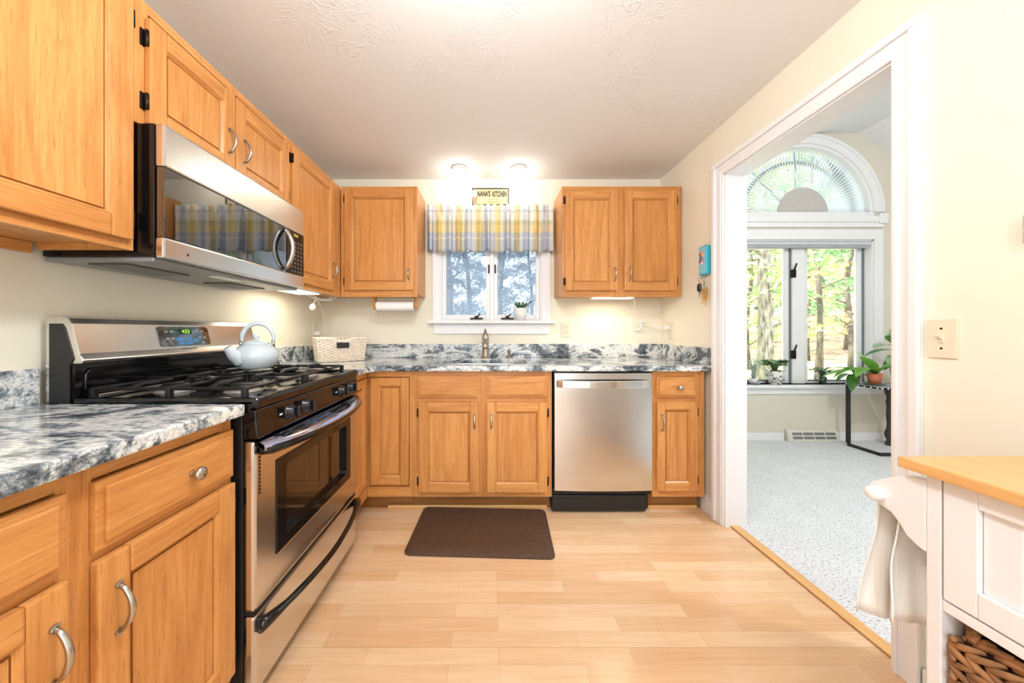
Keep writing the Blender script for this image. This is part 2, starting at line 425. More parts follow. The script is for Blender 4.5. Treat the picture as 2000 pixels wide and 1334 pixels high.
m = MB(right(WX)); m.box(DY1+.078, 2.172, 0, .014, 0, .085, WHITE, .004); m.box(DY1+.078, 2.172, 0, .009, .085, .10, WHITE, .003)
struct(m, 'baseboard_right', 'short white baseboard beside the narrow cabinet', 'baseboard')
m = MB(right(WX)); m.box(REAR, DY0-.076, 0, .014, 0, .085, WHITE, .004)
struct(m, 'baseboard_right', 'white baseboard on the wall behind the cart', 'baseboard')
m = MB(back(FY)); m.box(WR, 2.99, 0, .014, .003, .085, WHITE, .004); m.box(3.52, FX, 0, .014, .003, .085, WHITE, .004)
struct(m, 'baseboard_far', 'white baseboard under the arched window', 'baseboard')
m = MB(back(2.172)); m.box(-.655, .355, 0, .012, 0, .022, MAPLEX, .004); m.box(.985, 1.305, 0, .012, 0, .022, MAPLEX, .004)
struct(m, 'trim_4', 'pale wooden shoe strip along the toe of the back cabinets', 'shoe moulding')

# kitchen window
def window_root(name, label, loc):
    o = thing(name, label, 'window', loc); o['kind'] = 'structure'; return o
w1 = window_root('window_1', 'white two-sash window over the sink with blue-grey trees outside', (0, WY, KW[2]))
m = MB(back(WY))
for a, b in ((-.462, -.400), (.400, .468)):
    m.box(a, b, 0, .016, 1.205, 2.09, WHITE, .004); m.box(min(a, b) if a < 0 else b-.022, a+.022 if a < 0 else b, .015, .026, 1.205, 2.09, WHITE, .004)
m.box(-.462, .468, 0, .016, 2.03, 2.09, WHITE, .004)
m.box(-.455, .462, 0, .016, 1.100, 1.182, WHITE, .004)
m.build('casing', w1)
MB(back(WY)).box(-.49, .496, -.02, .065, 1.182, 1.205, WHITE, .006).build('sill', w1)
m = MB(back(WY)); m.box(-.40, -.39, -.11, 0, 1.205, 2.03, WHITE); m.box(.39, .40, -.11, 0, 1.205, 2.03, WHITE); m.box(-.39, .39, -.11, 0, 2.02, 2.03, WHITE)
m.box(-.008, .022, -.08, -.006, 1.205, 2.02, WHITE, .003); m.box(-.39, .39, -.11, -.02, 1.205, 1.218, WHITE, .003)
m.build('frame', w1)
for a, b in ((-.390, -.008), (.022, .390)):
    m = MB(back(WY)); z0, z1, s_ = 1.218, 2.02, .030
    m.box(a, a+s_, -.055, -.025, z0, z1, WHITE, .004); m.box(b-s_, b, -.055, -.025, z0, z1, WHITE, .004)
    m.box(a+s_, b-s_, -.055, -.025, z0, z0+.035, WHITE, .004); m.box(a+s_, b-s_, -.055, -.025, z1-s_, z1, WHITE, .004)
    sa = m.build('sash', w1)
    MB(back(WY)).box(a+s_-.002, b-s_+.002, -.043, -.039, z0+.033, z1-s_+.002, GLASS).build('pane', sa)
    MB(back(WY)).box(a+.004, b-.004, -.0705, -.070, z0+.004, z1-.004, SCREEN).build('insect_screen', w1)
for x in (-.018, .034):
    MB(back(WY)).box(x-.006, x+.006, -.026, -.012, 1.585, 1.655, BRONZE, .004).box(x-.004, x+.004, -.014, .000, 1.60, 1.632, BRONZE, .003).build('latch', w1)
for x in (-.115, .130):
    m = MB(back(WY)); m.box(x-.052, x+.052, -.02, .004, 1.2185, 1.229, BRONZE, .004); m.box(x-.016, x+.016, -.016, .012, 1.229, 1.243, BRONZE, .005)
    m.tube([Vector((x, 0, 1.240)), Vector((x+.020, .012, 1.252)), Vector((x+.028, .016, 1.262))], [.005, .004, .006], BRONZE, 8)
    m.build('crank', w1)

# next room: lower window
w2 = window_root('window_2', 'white two-sash window in the carpeted room with sunlit woods outside', (AC, FY, FWN[2]))
x0, x1, z0, z1 = FWN
m = MB(back(FY))
for a, b in ((x0-.09, x0), (x1, x1+.09)): m.box(a, b, 0, .018, z0, z1+.1, WHITE, .004)
m.box(x0-.0, x1+.0, 0, .018, z1, z1+.1, WHITE, .004); m.box(x0-.08, x1+.08, 0, .016, z0-.095, z0-.03, WHITE, .004)
m.build('casing', w2)
MB(back(FY)).box(x0-.11, x1+.11, -.12, .055, z0-.03, z0, WHITE, .006).build('sill', w2)
m = MB(back(FY)); m.box(x0, x0+.012, -.13, 0, z0, z1, WHITE); m.box(x1-.012, x1, -.13, 0, z0, z1, WHITE); m.box(x0, x1, -.13, 0, z1-.012, z1, WHITE)
m.box(AC-.075, AC+.055, -.12, -.055, z0, z1, WHITE, .004)
m.build('frame', w2)
GREYV = plain('blue_grey_window_track', lin(112, 124, 138), .4, var=.02)
for a, b in ((x0+.012, AC-.075), (AC+.055, x1-.012)):
    m = MB(back(FY)); s_ = .055
    m.box(a, a+s_, -.12, -.085, z0, z1-.012, WHITE, .004); m.box(b-s_, b, -.12, -.085, z0, z1-.012, WHITE, .004)
    m.box(a+s_, b-s_, -.12, -.085, z0, z0+.03, WHITE, .004); m.box(a+s_, b-s_, -.12, -.085, z1-.07, z1-.012, WHITE, .004)
    m.box(b-.012, b, -.085, -.070, z0, z1-.012, GREYV, .002)
    m.box(a+s_, b-s_, -.086, -.080, z0+.028, z0+.038, GREYV)
    sa = m.build('sash', w2)
    MB(back(FY)).box(a+s_-.002, b-s_+.002, -.104, -.100, z0+.02, z1-.06, GLASS).build('pane', sa)
for zc in (.88, 1.72):
    m = MB(back(FY)); m.box(AC-.085, AC-.050, -.070, -.035, zc-.045, zc+.04, BRONZE, .006)
    m.tube([Vector((AC-.068, -.04, zc+.03)), Vector((AC-.062, -.03, zc+.07)), Vector((AC-.052, -.03, zc+.10))], .007, BRONZE, 8); m.build('latch', w2)
# next room: arch window
w3 = window_root('window_3', 'half-round window above the two-sash window', (AC, FY, AZ))
def ring(m, r0, r1, d0, d1, mat, a0=0.0, a1=PI, n=40, cz=AZ):
    pts = [(AC + r1*math.cos(a0+(a1-a0)*i/n), cz + r1*math.sin(a0+(a1-a0)*i/n)) for i in range(n+1)] + \
          [(AC + r0*math.cos(a1-(a1-a0)*i/n), cz + r0*math.sin(a1-(a1-a0)*i/n)) for i in range(n+1)]
    n2 = n+1; tb = bmesh.new()
    A = [tb.verts.new((a, d0, b)) for a, b in pts]; B = [tb.verts.new((a, d1, b)) for a, b in pts]
    for i in range(n):
        j = 2*n2-1-i
        tb.faces.new([A[i], A[i+1], A[j-1], A[j]]); tb.faces.new([B[i], B[i+1], B[j-1], B[j]])
        tb.faces.new([A[i], A[i+1], B[i+1], B[i]]); tb.faces.new([A[j], A[j-1], B[j-1], B[j]])
    tb.faces.new([A[0], A[-1], B[-1], B[0]]); tb.faces.new([A[n], A[n+1], B[n+1], B[n]])
    m.take(tb, mat)
m = MB(back(FY)); ring(m, .70, .785, 0, .016, WHITE); ring(m, .765, .795, .014, .028, WHITE)
m.box(AC-.79, AC+.79, 0, .030, AZ-.105, AZ-.045, WHITE, .004); m.box(AC-.80, AC+.80, 0, .018, AZ-.155, AZ-.105, WHITE, .004)
for x in (AC-.82, AC+.735): m.box(x, x+.085, 0, .036, AZ-.12, AZ-.02, WHITE, .004)
m.build('casing', w3)
m = MB(back(FY)); ring(m, .672, .70, -.13, 0, WHITE); m.box(AC-.70, AC+.70, -.13, .012, AZ-.045, AZ, WHITE, .003)
m.build('frame', w3)
m = MB(back(FY)); ring(m, .545, .575, -.125, -.100, GREYV)
for k in (1, 2, 3):
    a = PI*k/4; m.tube([Vector((AC+.20*math.cos(a), -.112, AZ+.20*math.sin(a))), Vector((AC+.68*math.cos(a), -.112, AZ+.68*math.sin(a)))], .010, GREYV, 6)
m.build('muntin', w3)
m = MB(back(FY)); ring(m, .002, .674, -.096, -.092, GLASS); m.build('pane', w3)
# unseen rear window and patio door behind / beside the camera, added for daylight
w4 = window_root('window_4_fill', 'white window behind the camera, added and widened for daylight fill', (0, REAR, RW[2]))
m = MB()
m.box(RW[0]-.07, RW[0], REAR, REAR+.016, RW[2], RW[3]+.07, WHITE, .004); m.box(RW[1], RW[1]+.07, REAR, REAR+.016, RW[2], RW[3]+.07, WHITE, .004)
m.box(RW[0], RW[1], REAR, REAR+.016, RW[3], RW[3]+.07, WHITE, .004); m.box(RW[0]-.09, RW[1]+.09, REAR, REAR+.05, RW[2]-.03, RW[2], WHITE, .004); m.build('casing', w4)
m = MB(); m.box(-.03, .03, REAR-.09, REAR-.04, RW[2], RW[3], WHITE, .004); m.box(RW[0], RW[0]+.04, REAR-.09, REAR-.04, RW[2], RW[3], WHITE, .004)
m.box(RW[1]-.04, RW[1], REAR-.09, REAR-.04, RW[2], RW[3], WHITE, .004); m.build('sash', w4)
MB().box(RW[0]+.04, RW[1]-.04, REAR-.068, REAR-.064, RW[2], RW[3], GLASS).build('pane', w4)
w5 = window_root('window_5_fill', 'added white glazed patio door in the side wall of the carpeted room, for daylight', (FX, .3, SD[2]))
m = MB(); yc = .3
for y in (SD[0], yc-.04, SD[1]-.08): m.box(FX+.03, FX+.08, y, y+.08, SD[2], SD[3], WHITE, .004)
m.box(FX+.03, FX+.08, SD[0]+.08, SD[1]-.08, SD[3]-.08, SD[3], WHITE, .004); m.box(FX+.03, FX+.08, SD[0]+.08, SD[1]-.08, SD[2], SD[2]+.1, WHITE, .004); m.build('frame', w5)
MB().box(FX+.052, FX+.056, SD[0]+.08, SD[1]-.08, SD[2]+.1, SD[3]-.08, GLASS).build('pane', w5)

# pleated fan blind in the arch
PLEAT = N('white_pleated_fabric'); PLEAT.set(Base_Color=lin(240, 243, 248), Roughness=.8)
tr = PLEAT.node('ShaderNodeBsdfTranslucent'); tr.inputs[0].default_value = lin(236, 242, 250)
ms = PLEAT.node('ShaderNodeMixShader'); ms.inputs[0].default_value = .75
PLEAT.link(PLEAT.b.outputs[0], ms.inputs[1]); PLEAT.link(tr.outputs[0], ms.inputs[2]); PLEAT.link(ms.outputs[0], PLEAT.out.inputs[0]); PLEAT = PLEAT.m
fan = thing('fan_blind', 'white pleated sunburst blind filling the half-round window', 'blind', (AC, FY+.05, AZ))
m = MB(back(FY)); NP = 58
for i in range(NP):
    a0 = PI*(i+.03)/NP; a1 = PI*(i+.95)/NP; g = []
    for q in range(4):
        a = a0 + (a1-a0)*q/3; row = []
        for r in (.24, .40, .55, .665): row.append((AC + r*math.cos(a), -.050 + .010*q/3*(r/.665), AZ+.004 + r*math.sin(a)))
        g.append(row)
    m.sheet(g, PLEAT, smooth=True)
m.build('pleats', fan, fix=False)
m = MB(back(FY)); ring(m, .002, .258, -.026, -.016, plain('grey_white_fabric', lin(196, 192, 188), .8), cz=AZ+.004); m.build('hub', fan)
# raised shade at the top of the lower window
rs = thing('roller_shade', 'pale grey shade rolled up at the top of the lower window', 'shade', (AC, FY+.03, z1-.08))
SHADE = plain('pale_grey_shade', lin(205, 207, 210), .6)
m = MB(back(FY)); m.box(x0+.016, x1-.016, -.05, -.004, z1-.052, z1-.014, SHADE, .006); m.build('headrail', rs)
m = MB(back(FY)); m.box(x0+.02, x1-.02, -.046, -.010, z1-.078, z1-.053, plain('grey_shade_fabric', lin(176, 180, 186), .8), .004); m.build('bottom_rail', rs)

# ------------------------------------------------------------------ lamps
def add_light(name, kind, loc, energy, color, parent=None, size=.2, rot=(0, 0, 0), size_y=None, blend=None):
    d = bpy.data.lights.new(name, kind); o = bpy.data.objects.new(name, d); COL.objects.link(o)
    d.energy = energy; d.color = color
    if kind == 'AREA':
        d.shape = 'RECTANGLE' if size_y else 'DISK'; d.size = size
        if size_y: d.size_y = size_y
    elif kind == 'SPOT': d.shadow_soft_size = size; d.spot_size = 2.4; d.spot_blend = .7
    else: d.shadow_soft_size = size
    if parent: o.parent = parent; o.location = Vector(loc) - WL[parent]
    else: o.location = loc
    o.rotation_euler = rot; return o
LAMPGLASS = emit('lit_opal_glass', (1.0, .98, .96, 1), 6.0)
def dome_light(name, label, x, y, z, watts, color=(.92, .96, 1)):
    t = thing(name, label, 'ceiling light', (x, y, z-.10))
    MB().cyl((x, y, z-.022), .185, .022, (0, 0, 1), WHITEP, 32, .004).build('base', t)
    MB().lathe([(0, 0), (.06, .006), (.12, .025), (.160, .055), (.168, .078)], (x, y, z-.102), (0, 0, 1), LAMPGLASS, 32).build('shade', t)
    add_light('lamp', 'POINT', (x, y, z-.20), watts, color, t, .10)
    return t
dome_light('ceiling_light', 'white opal dome light on the kitchen ceiling above the camera', -.04, .62, CZ, LAMP_MAIN)
dome_light('ceiling_light', 'added white opal dome light on the ceiling behind the camera, for fill', 0, -1.5, CZ, FILL_REAR)  # unseen lamp added to fill the kitchen with light
dome_light('ceiling_light', 'added white opal dome light on the high ceiling of the carpeted room, for fill', 2.6, .6, FZ, FILL_HALL, (.95, .98, 1))  # unseen lamp added to brighten the carpeted room
SPOTGLASS = emit('lit_spot_lens', (1.0, .95, .86, 1), 7.0)
def downlight(label, x, y):
    t = thing('recessed_downlight', label, 'downlight', (x, y, CZ-.02), 'downlights over the sink window')
    MB().lathe([(.036, .0), (.050, .0), (.056, .010), (.056, .020), (.036, .020)], (x, y, CZ-.020), (0, 0, 1), WHITEP, 28).build('trim_ring', t)
    MB().lathe([(0, 0), (.02, .002), (.036, .014)], (x, y, CZ-.024), (0, 0, 1), SPOTGLASS, 24).build('lens', t)
    add_light('lamp', 'POINT', (x, y+.02, CZ-.065), LAMP_SPOT, (1, .93, .82), t, .03)
downlight('bright downlight in the ceiling over the window, on the side of the range', -.235, 2.52)
downlight('bright downlight in the ceiling over the window, on the side of the doorway', .205, 2.52)

# ------------------------------------------------------------------ cabinet kit
def handle(door, f, u, zc, w=.019, L=.094):
    pts, rs = [], []
    for i in range(13):
        t = i/12; s_ = math.sin(PI*t)
        pts.append(Vector((u, w + .002 + .026*s_**.7, zc - L/2 + L*t))); rs.append(.0042 + .0017*s_)
    m = MB(f); m.tube(pts, rs, CHROME, 10, flat=1.0)
    for z in (zc-L/2, zc+L/2): m.cyl((u, w-.001, z), .0075, .005, (0, 1, 0), CHROME, 12)
    m.build('handle', door, label='satin nickel arched handle')
def knob(par, f, u, zc, w=.019):
    MB(f).lathe([(0, 0), (.009, 0), (.0075, .004), (.0065, .010), (.012, .016), (.0165, .021), (.0155, .027), (.008, .031), (0, .032)], (u, w-.001, zc), (0, 1, 0), CHROME, 24).build('knob', par, label='satin nickel round knob')
def hinges(door, f, u, z0, z1, side):
    for z in (z0+.065, z1-.065):
        m = MB(f); m.box(u if side > 0 else u-.013, u+.013 if side > 0 else u, -.001, .004, z-.026, z+.026, BRONZE, .002)
        m.tube([Vector((u+side*.002, .012, z-.024)), Vector((u+side*.002, .012, z+.024))], .0058, BRONZE, 10)
        m.build('hinge', door, label='antique bronze hinge')
def cab_door(par, f, u0, u1, z0, z1, oh, hx=None, hz=None, hinge=0, sw=.055, name='door', L=.094, w0=.0005):
    t = .019 + w0
    m = MB(f)
    m.box(u0, u0+sw, w0, t, z0, z1, OAKV, .0045); m.box(u1-sw, u1, w0, t, z0, z1, OAKV, .0045)
    m.box(u0+sw, u1-sw, w0, t, z0, z0+sw, oh, .0045); m.box(u0+sw, u1-sw, w0, t, z1-sw, z1, oh, .0045)
    a, b, c, d = u0+sw, u1-sw, z0+sw, z1-sw; k = .009
    lo, hi = t-.011, t-.002
    for P, mt in ((((a, c), (a, d), (a+k, d-k), (a+k, c+k)), OAKV), (((b, c), (b, d), (b-k, d-k), (b-k, c+k)), OAKV),
                  (((a, c), (b, c), (b-k, c+k), (a+k, c+k)), oh), (((a, d), (b, d), (b-k, d-k), (a+k, d-k)), oh)):
        vs = [(P[0][0], hi, P[0][1]), (P[1][0], hi, P[1][1]), (P[2][0], lo, P[2][1]), (P[3][0], lo, P[3][1])]
        vb = [(x, lo-.005, z) for x, _, z in vs]
        m.raw(vs+vb, [(0, 1, 2, 3), (4, 5, 6, 7), (0, 1, 5, 4), (1, 2, 6, 5), (2, 3, 7, 6), (3, 0, 4, 7)], mt)
    dr = m.build(name, par)
    m = MB(f); m.box(a+k+.0035, b-k-.0035, w0+.003, t-.0095, c+k+.0035, d-k-.0035, OAKV, .001); m.box(a+.002, b-.002, w0+.001, t-.017, c+.002, d-.002, OAKV)
    m.build('door_panel', dr)
    if hx is not None: handle(dr, f, hx, hz, t, L)
    if hinge: hinges(dr, f, u0 if hinge < 0 else u1, z0, z1, hinge)
    return dr
def drawer_front(par, f, u0, u1, z0, z1, oh, kx=None, name='drawer'):
    m = MB(f); m.box(u0, u1, .0005, .013, z0, z1, oh, .003); m.box(u0+.014, u1-.014, .012, .0205, z0+.014, z1-.014, oh, .005)
    d = m.build(name, par)
    if kx is not None: knob(d, f, kx, (z0+z1)/2, .0205)
    return d
def face_frame(par, f, u0, u1, z0, z1, stiles, rails, oh):
    """stiles [(a,b)], rails [(za,zb,ua,ub)]"""
    m = MB(f)
    for a, b in stiles: m.box(a, b, -.019, 0, z0, z1, OAKV, .001)
    for za, zb, ua, ub in rails: m.box(ua, ub, -.019, -.0004, za, zb, oh, .001)
    return m.build('face_frame', par)

# ------------------------------------------------------------------ base cabinets
LX = -.76                                   # face of the left run
FL, FB = left(LX), back(2.10)
BZ0, BZ1 = .105, .878
t = thing('base_cabinet', 'honey oak base cabinet with two drawers and two doors before the range', 'cabinet', (LX-.29, .6, 0))
MB(FL).box(.22, .997, -.565, -.0195, BZ0, BZ1, OAKV).build('carcass', t)
face_frame(t, FL, .22, .997, BZ0, BZ1, [(.22, .257), (.595, .650), (.960, .997)], [(BZ1-.032, BZ1, .257, .96), (BZ0, BZ0+.04, .257, .96), (.680, .720, .257, .96)], OAKY)
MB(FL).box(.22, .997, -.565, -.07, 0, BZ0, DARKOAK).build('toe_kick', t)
drawer_front(t, FL, .6445, .991, .708, .843, OAKY, .845)
drawer_front(t, FL, .247, .6016, .708, .843, OAKY, .424)
cab_door(t, FL, .6445, .991, .135, .690, OAKY, .679, .578, 1, .058)
cab_door(t, FL, .247, .6016, .135, .690, OAKY, .578, .578, -1, .058)

t = thing('corner_cabinet', 'honey oak corner base cabinet with a folding L-shaped door', 'cabinet', (-.9, 2.3, 0))
m = MB(); m.prism([(-1.325, 1.79), (LX-.02, 1.79), (LX-.02, 2.12), (-.49, 2.12), (-.49, 2.69), (-1.325, 2.69)], BZ0, BZ1, OAKV, 'xy'); m.build('carcass', t)
m = MB(FL); m.box(1.79, 1.812, -.019, 0, BZ0, BZ1, OAKV); m.box(1.812, 2.098, -.019, 0, BZ1-.034, BZ1, OAKY); m.box(1.812, 2.098, -.019, 0, BZ0, .165, OAKY)
m.f = FB; m.box(-.50, -.488, -.019, 0, BZ0, BZ1, OAKV); m.box(-.758, -.50, -.019, 0, BZ1-.034, BZ1, OAKX); m.box(-.758, -.50, -.019, 0, BZ0, .165, OAKX)
m.build('face_frame', t)
cab_door(t, left(LX-.010), 1.816, 2.088, .178, .838, OAKY, sw=.052, w0=-.006, name='folding_door')
cab_door(t, back(2.110), -.742, -.505, .178, .838, OAKX, sw=.052, w0=-.006, name='folding_door')
m = MB(); m.prism([(-1.325, 1.79), (LX-.075, 1.79), (LX-.075, 2.175), (-.49, 2.175), (-.49, 2.69), (-1.325, 2.69)], 0, BZ0, DARKOAK, 'xy'); m.build('toe_kick', t)

t = thing('sink_cabinet', 'honey oak sink cabinet with two false drawer fronts and two doors', 'cabinet', (-.05, 2.4, 0))
MB(FB).box(-.488, .374, -.585, -.0195, BZ0, .66, OAKV).build('carcass', t)
face_frame(t, FB, -.488, .374, BZ0, BZ1, [(-.488, -.43), (-.085, -.012), (.330, .374)], [(BZ1-.034, BZ1, -.43, .33), (BZ0, BZ0+.04, -.43, .33), (.683, .722, -.43, .33)], OAKX)
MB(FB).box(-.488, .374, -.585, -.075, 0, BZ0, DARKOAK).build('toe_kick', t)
drawer_front(t, FB, -.449, -.082, .720, .848, OAKX, name='false_drawer_front')
drawer_front(t, FB, -.025, .341, .720, .848, OAKX, name='false_drawer_front')
cab_door(t, FB, -.443, -.075, .138, .688, OAKX, -.100, .574, -1)
cab_door(t, FB, -.025, .343, .138, .688, OAKX, .002, .574, 1)

t = thing('base_cabinet', 'narrow honey oak base cabinet between the dishwasher and the wall', 'cabinet', (1.15, 2.4, 0))
MB(FB).box(.992, 1.312, -.585, -.0195, BZ0, BZ1, OAKV).build('carcass', t)
face_frame(t, FB, .992, 1.312, BZ0, BZ1, [(.992, 1.03), (1.25, 1.312)], [(BZ1-.034, BZ1, 1.03, 1.25), (BZ0, BZ0+.04, 1.03, 1.25), (.688, .722, 1.03, 1.25)], OAKX)
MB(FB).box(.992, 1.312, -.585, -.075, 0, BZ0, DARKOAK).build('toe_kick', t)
drawer_front(t, FB, 1.013, 1.260, .720, .843, OAKX, 1.147)
cab_door(t, FB, 1.013, 1.262, .148, .693, OAKX, 1.043, .567, 1, .05)

# ------------------------------------------------------------------ upper cabinets
UX, UY = -1.06, 2.405
GL, GB = left(UX), back(UY)
UZ0, UZ1 = 1.365, 2.135
def upper_body(t, f, u0, u1, z0, z1, depth, oh, stiles, rail=.045, drop=.02):
    MB(f).box(u0, u1, -depth, -.0195, z0+drop, z1, OAKV).build('carcass', t)
    face_frame(t, f, u0, u1, z0, z1, stiles, [(z1-rail, z1, stiles[0][1], stiles[-1][0]), (z0, z0+rail, stiles[0][1], stiles[-1][0])], oh)
t = thing('wall_cabinet', 'big honey oak wall cabinet nearest the camera above the granite counter', 'cabinet', (-1.2, .62, UZ0))
upper_body(t, GL, .24, 1.012, UZ0, UZ1, .28, OAKY, [(.24, .28), (.60, .655), (.972, 1.012)])
cab_door(t, GL, .632, .996, 1.392, 2.108, OAKY, .66, 1.53, 1, .058)
cab_door(t, GL, .258, .620, 1.392, 2.108, OAKY, .592, 1.53, -1, .058)
m = MB(GL); m.box(.24, .985, -.28, -.262, UZ0-.012, UZ0+.0195, OAKY, .002); m.build('hanging_rail', t)
m = MB(GL); m.box(.993, 1.010, -.262, -.02, UZ0+.0005, UZ0+.0195, OAKY, .001); m.build('end_panel', t)

t = thing('wall_cabinet', 'short honey oak wall cabinet with two doors above the microwave', 'cabinet', (-1.2, 1.4, 1.745))
upper_body(t, GL, 1.0135, 1.790, 1.752, UZ1, .28, OAKY, [(1.0135, 1.055), (1.375, 1.415), (1.752, 1.790)], .03, 0)
cab_door(t, GL, 1.042, 1.390, 1.762, 2.085, OAKY, 1.357, 1.882, -1, .056)
cab_door(t, GL, 1.398, 1.762, 1.762, 2.085, OAKY, 1.440, 1.882, 1, .056)

t = thing('wall_cabinet', 'tall honey oak wall cabinet in the corner beside the microwave', 'cabinet', (-1.2, 2.1, UZ0))
MB(GL).box(1.792, 2.69, -.28, -.0195, UZ0+.02, UZ1, OAKV).build('carcass', t)
face_frame(t, GL, 1.792, 2.40, UZ0, UZ1, [(1.792, 1.83), (2.255, 2.40)], [(UZ1-.045, UZ1, 1.83, 2.255), (UZ0, UZ0+.045, 1.83, 2.255)], OAKY)
cab_door(t, GL, 1.806, 2.275, 1.392, 2.105, OAKY, 2.245, 1.525, -1, .058, L=.09)

t = thing('wall_cabinet', 'honey oak wall cabinet on the back wall beside the window, above the paper roll', 'cabinet', (-.8, 2.55, UZ0))
upper_body(t, GB, -1.058, -.520, UZ0, 2.143, .30, OAKX, [(-1.058, -1.005), (-.560, -.520)])
cab_door(t, GB, -1.026, -.545, 1.410, 2.120, OAKX, -.574, 1.523, -1, .058, L=.085)

t = thing('wall_cabinet', 'honey oak wall cabinet with two doors above the dishwasher', 'cabinet', (.92, 2.55, UZ0))
upper_body(t, GB, .500, 1.340, UZ0, 2.143, .30, OAKX, [(.500, .545), (.862, .960), (1.295, 1.340)])
cab_door(t, GB, .522, .888, 1.408, 2.110, OAKX, .865, 1.523, -1, .055)
cab_door(t, GB, .935, 1.303, 1.408, 2.110, OAKX, .968, 1.523, 1, .055)

# under-cabinet lights
UNDER = emit('lit_under_cabinet_lens', (1.0, .90, .70, 1), 6.0)
t = thing('under_cabinet_light', 'white strip light under the cabinet above the dishwasher', 'light', (.86, 2.47, 1.35))
MB().box(.72, 1.03, 2.43, 2.52, 1.362, 1.384, WHITEP, .004).build('housing', t)
MB().box(.735, 1.015, 2.4305, 2.50, 1.358, 1.3625, UNDER, .002).build('lens', t)
add_light('lamp', 'AREA', (.875, 2.50, 1.352), LAMP_UNDER, (1, .88, .68), t, .26, (0, 0, 0), .05)
t = thing('under_cabinet_light', 'strip light under the tall corner cabinet beside the microwave', 'light', (-1.2, 2.02, 1.35))
MB().box(-1.25, -1.09, 1.86, 2.20, 1.362, 1.384, WHITEP, .004).build('housing', t)
MB().box(-1.235, -1.10, 1.875, 2.185, 1.358, 1.3625, UNDER, .002).build('lens', t)
add_light('lamp', 'AREA', (-1.17, 2.03, 1.352), LAMP_UNDER*.8, (1, .88, .68), t, .08, (0, 0, 0), .28)
m = MB()
for d in (0, .03):
    m.tube([Vector((-1.25+d, 2.31, 1.372)), Vector((-1.215+d, 2.36, 1.345)), Vector((-1.16+d, 2.40, 1.340)), Vector((-1.115+d, 2.405, 1.371))], .0045, WHITEP, 8)
m.build('bracket', t)
CORD = plain('ivory_cord', lin(222, 212, 182), .5)
def curve_pts(ps, n=10):
    P = [Vector(p) for p in ps]; P = [P[0]*2-P[1]] + P + [P[-1]*2-P[-2]]; out = []
    for i in range(1, len(P)-2):
        for k in range(n):
            t_ = k/n; a, b, c, d = P[i-1:i+3]
            out.append(.5*((2*b) + (c-a)*t_ + (2*a-5*b+4*c-d)*t_*t_ + (3*b-a-3*c+d)*t_**3))
    return out + [P[-2]]
t = thing('power_cord', 'ivory cord looping from the corner strip light down to the outlet', 'cord', (-1.2, 2.4, 1.1))
MB().tube(curve_pts([(-1.17, 2.215, 1.368), (-1.185, 2.33, 1.335), (-1.19, 2.40, 1.28), (-1.20, 2.50, 1.17), (-1.22, 2.53, 1.08), (-1.265, 2.55, 1.065), (-1.306, 2.595, 1.115)]), .0035, CORD, 8).build('cable', t)
MB().box(-1.335, -1.295, 2.575, 2.610, 1.090, 1.122, WHITEP, .005).build('plug', t)
MB().lathe([(0, 0), (.012, .002), (.020, .016), (.018, .034), (.008, .046), (0, .048)], (-1.19, 2.27, 1.262), (0.2, 0, 1), WHITEP, 16).tube(
    curve_pts([(-1.182, 2.27, 1.306), (-1.172, 2.28, 1.335), (-1.165, 2.26, 1.362)]), .003, CORD, 8).build('switch', t)
t = thing('power_cord', 'white cord from the strip light above the dishwasher to the outlet', 'cord', (1.1, 2.5, 1.1))
MB().tube(curve_pts([(1.03, 2.48, 1.372), (1.075, 2.55, 1.33), (1.105, 2.66, 1.25), (1.13, 2.69, 1.17), (1.16, 2.695, 1.165), (1.22, 2.69, 1.170), (1.295, 2.60, 1.150), (1.318, 2.56, 1.150)]), .0028, WHITEP, 8).build('cable', t)
MB().box(1.303, 1.335, 2.535, 2.570, 1.135, 1.163, WHITEP, .005).build('plug', t)
m = MB(); m.tube(curve_pts([(1.13, 2.70, 1.13), (1.165, 2.688, 1.135), (1.185, 2.688, 1.165), (1.175, 2.69, 1.19)]), .007, WHITEP, 8); m.box(1.165, 1.205, 2.684, 2.708, 1.19, 1.205, WHITEP, .004); m.build('cord_clip', t)

# outlets, switch, thermostat
def outlet(label, f, u, z):
    t = thing('wall_outlet', label, 'outlet', f(u, 0, z-.058))
    MB(f).box(u-.035, u+.035, .0003, .007, z-.058, z+.058, PLASTIC, .003).build('cover_plate', t)
    for dz in (-.021, .021):
        m = MB(f); m.box(u-.016, u+.016, .0065, .0095, z+dz-.015, z+dz+.015, PLASTIC, .004)
        m.box(u-.0085, u-.006, .009, .0098, z+dz-.006, z+dz+.006, BLACKM); m.box(u+.006, u+.0085, .009, .0098, z+dz-.006, z+dz+.006, BLACKM); m.build('socket', t)
outlet('almond outlet on the back wall between the window and the strip-lit corner', back(WY), .594, 1.134)
outlet('almond outlet on the side wall above the end of the granite, cord plugged in', right(WX), 2.553, 1.128)
outlet('almond outlet on the wall behind the white wicker basket', left(-WX), 2.605, 1.136)
f = right(WX)
t = thing('light_switch', 'almond toggle switch plate on the wall beside the doorway', 'light switch', (WX, 1.015, 1.047))
MB(f).box(.981, 1.049, .0003, .006, 1.047, 1.164, PLASTIC, .0025).build('cover_plate', t)
m = MB(f); m.box(1.009, 1.021, .005, .008, 1.092, 1.119, PLASTIC, .002); m.prism([(.006, 1.100), (.022, 1.111), (.022, 1.118), (.006, 1.113)], 1.0105, 1.0195, PLASTIC, 'yz')
MBtmp = m.build('toggle', t)
for z in (1.076, 1.135): MB(f).cyl((1.015, .0055, z), .003, .0015, (0, 1, 0), BRONZE, 10).build('screw', t)
t = thing('thermostat', 'small grey wall box cut by the frame edge above the cart', 'thermostat', (WX, .82, 1.345))
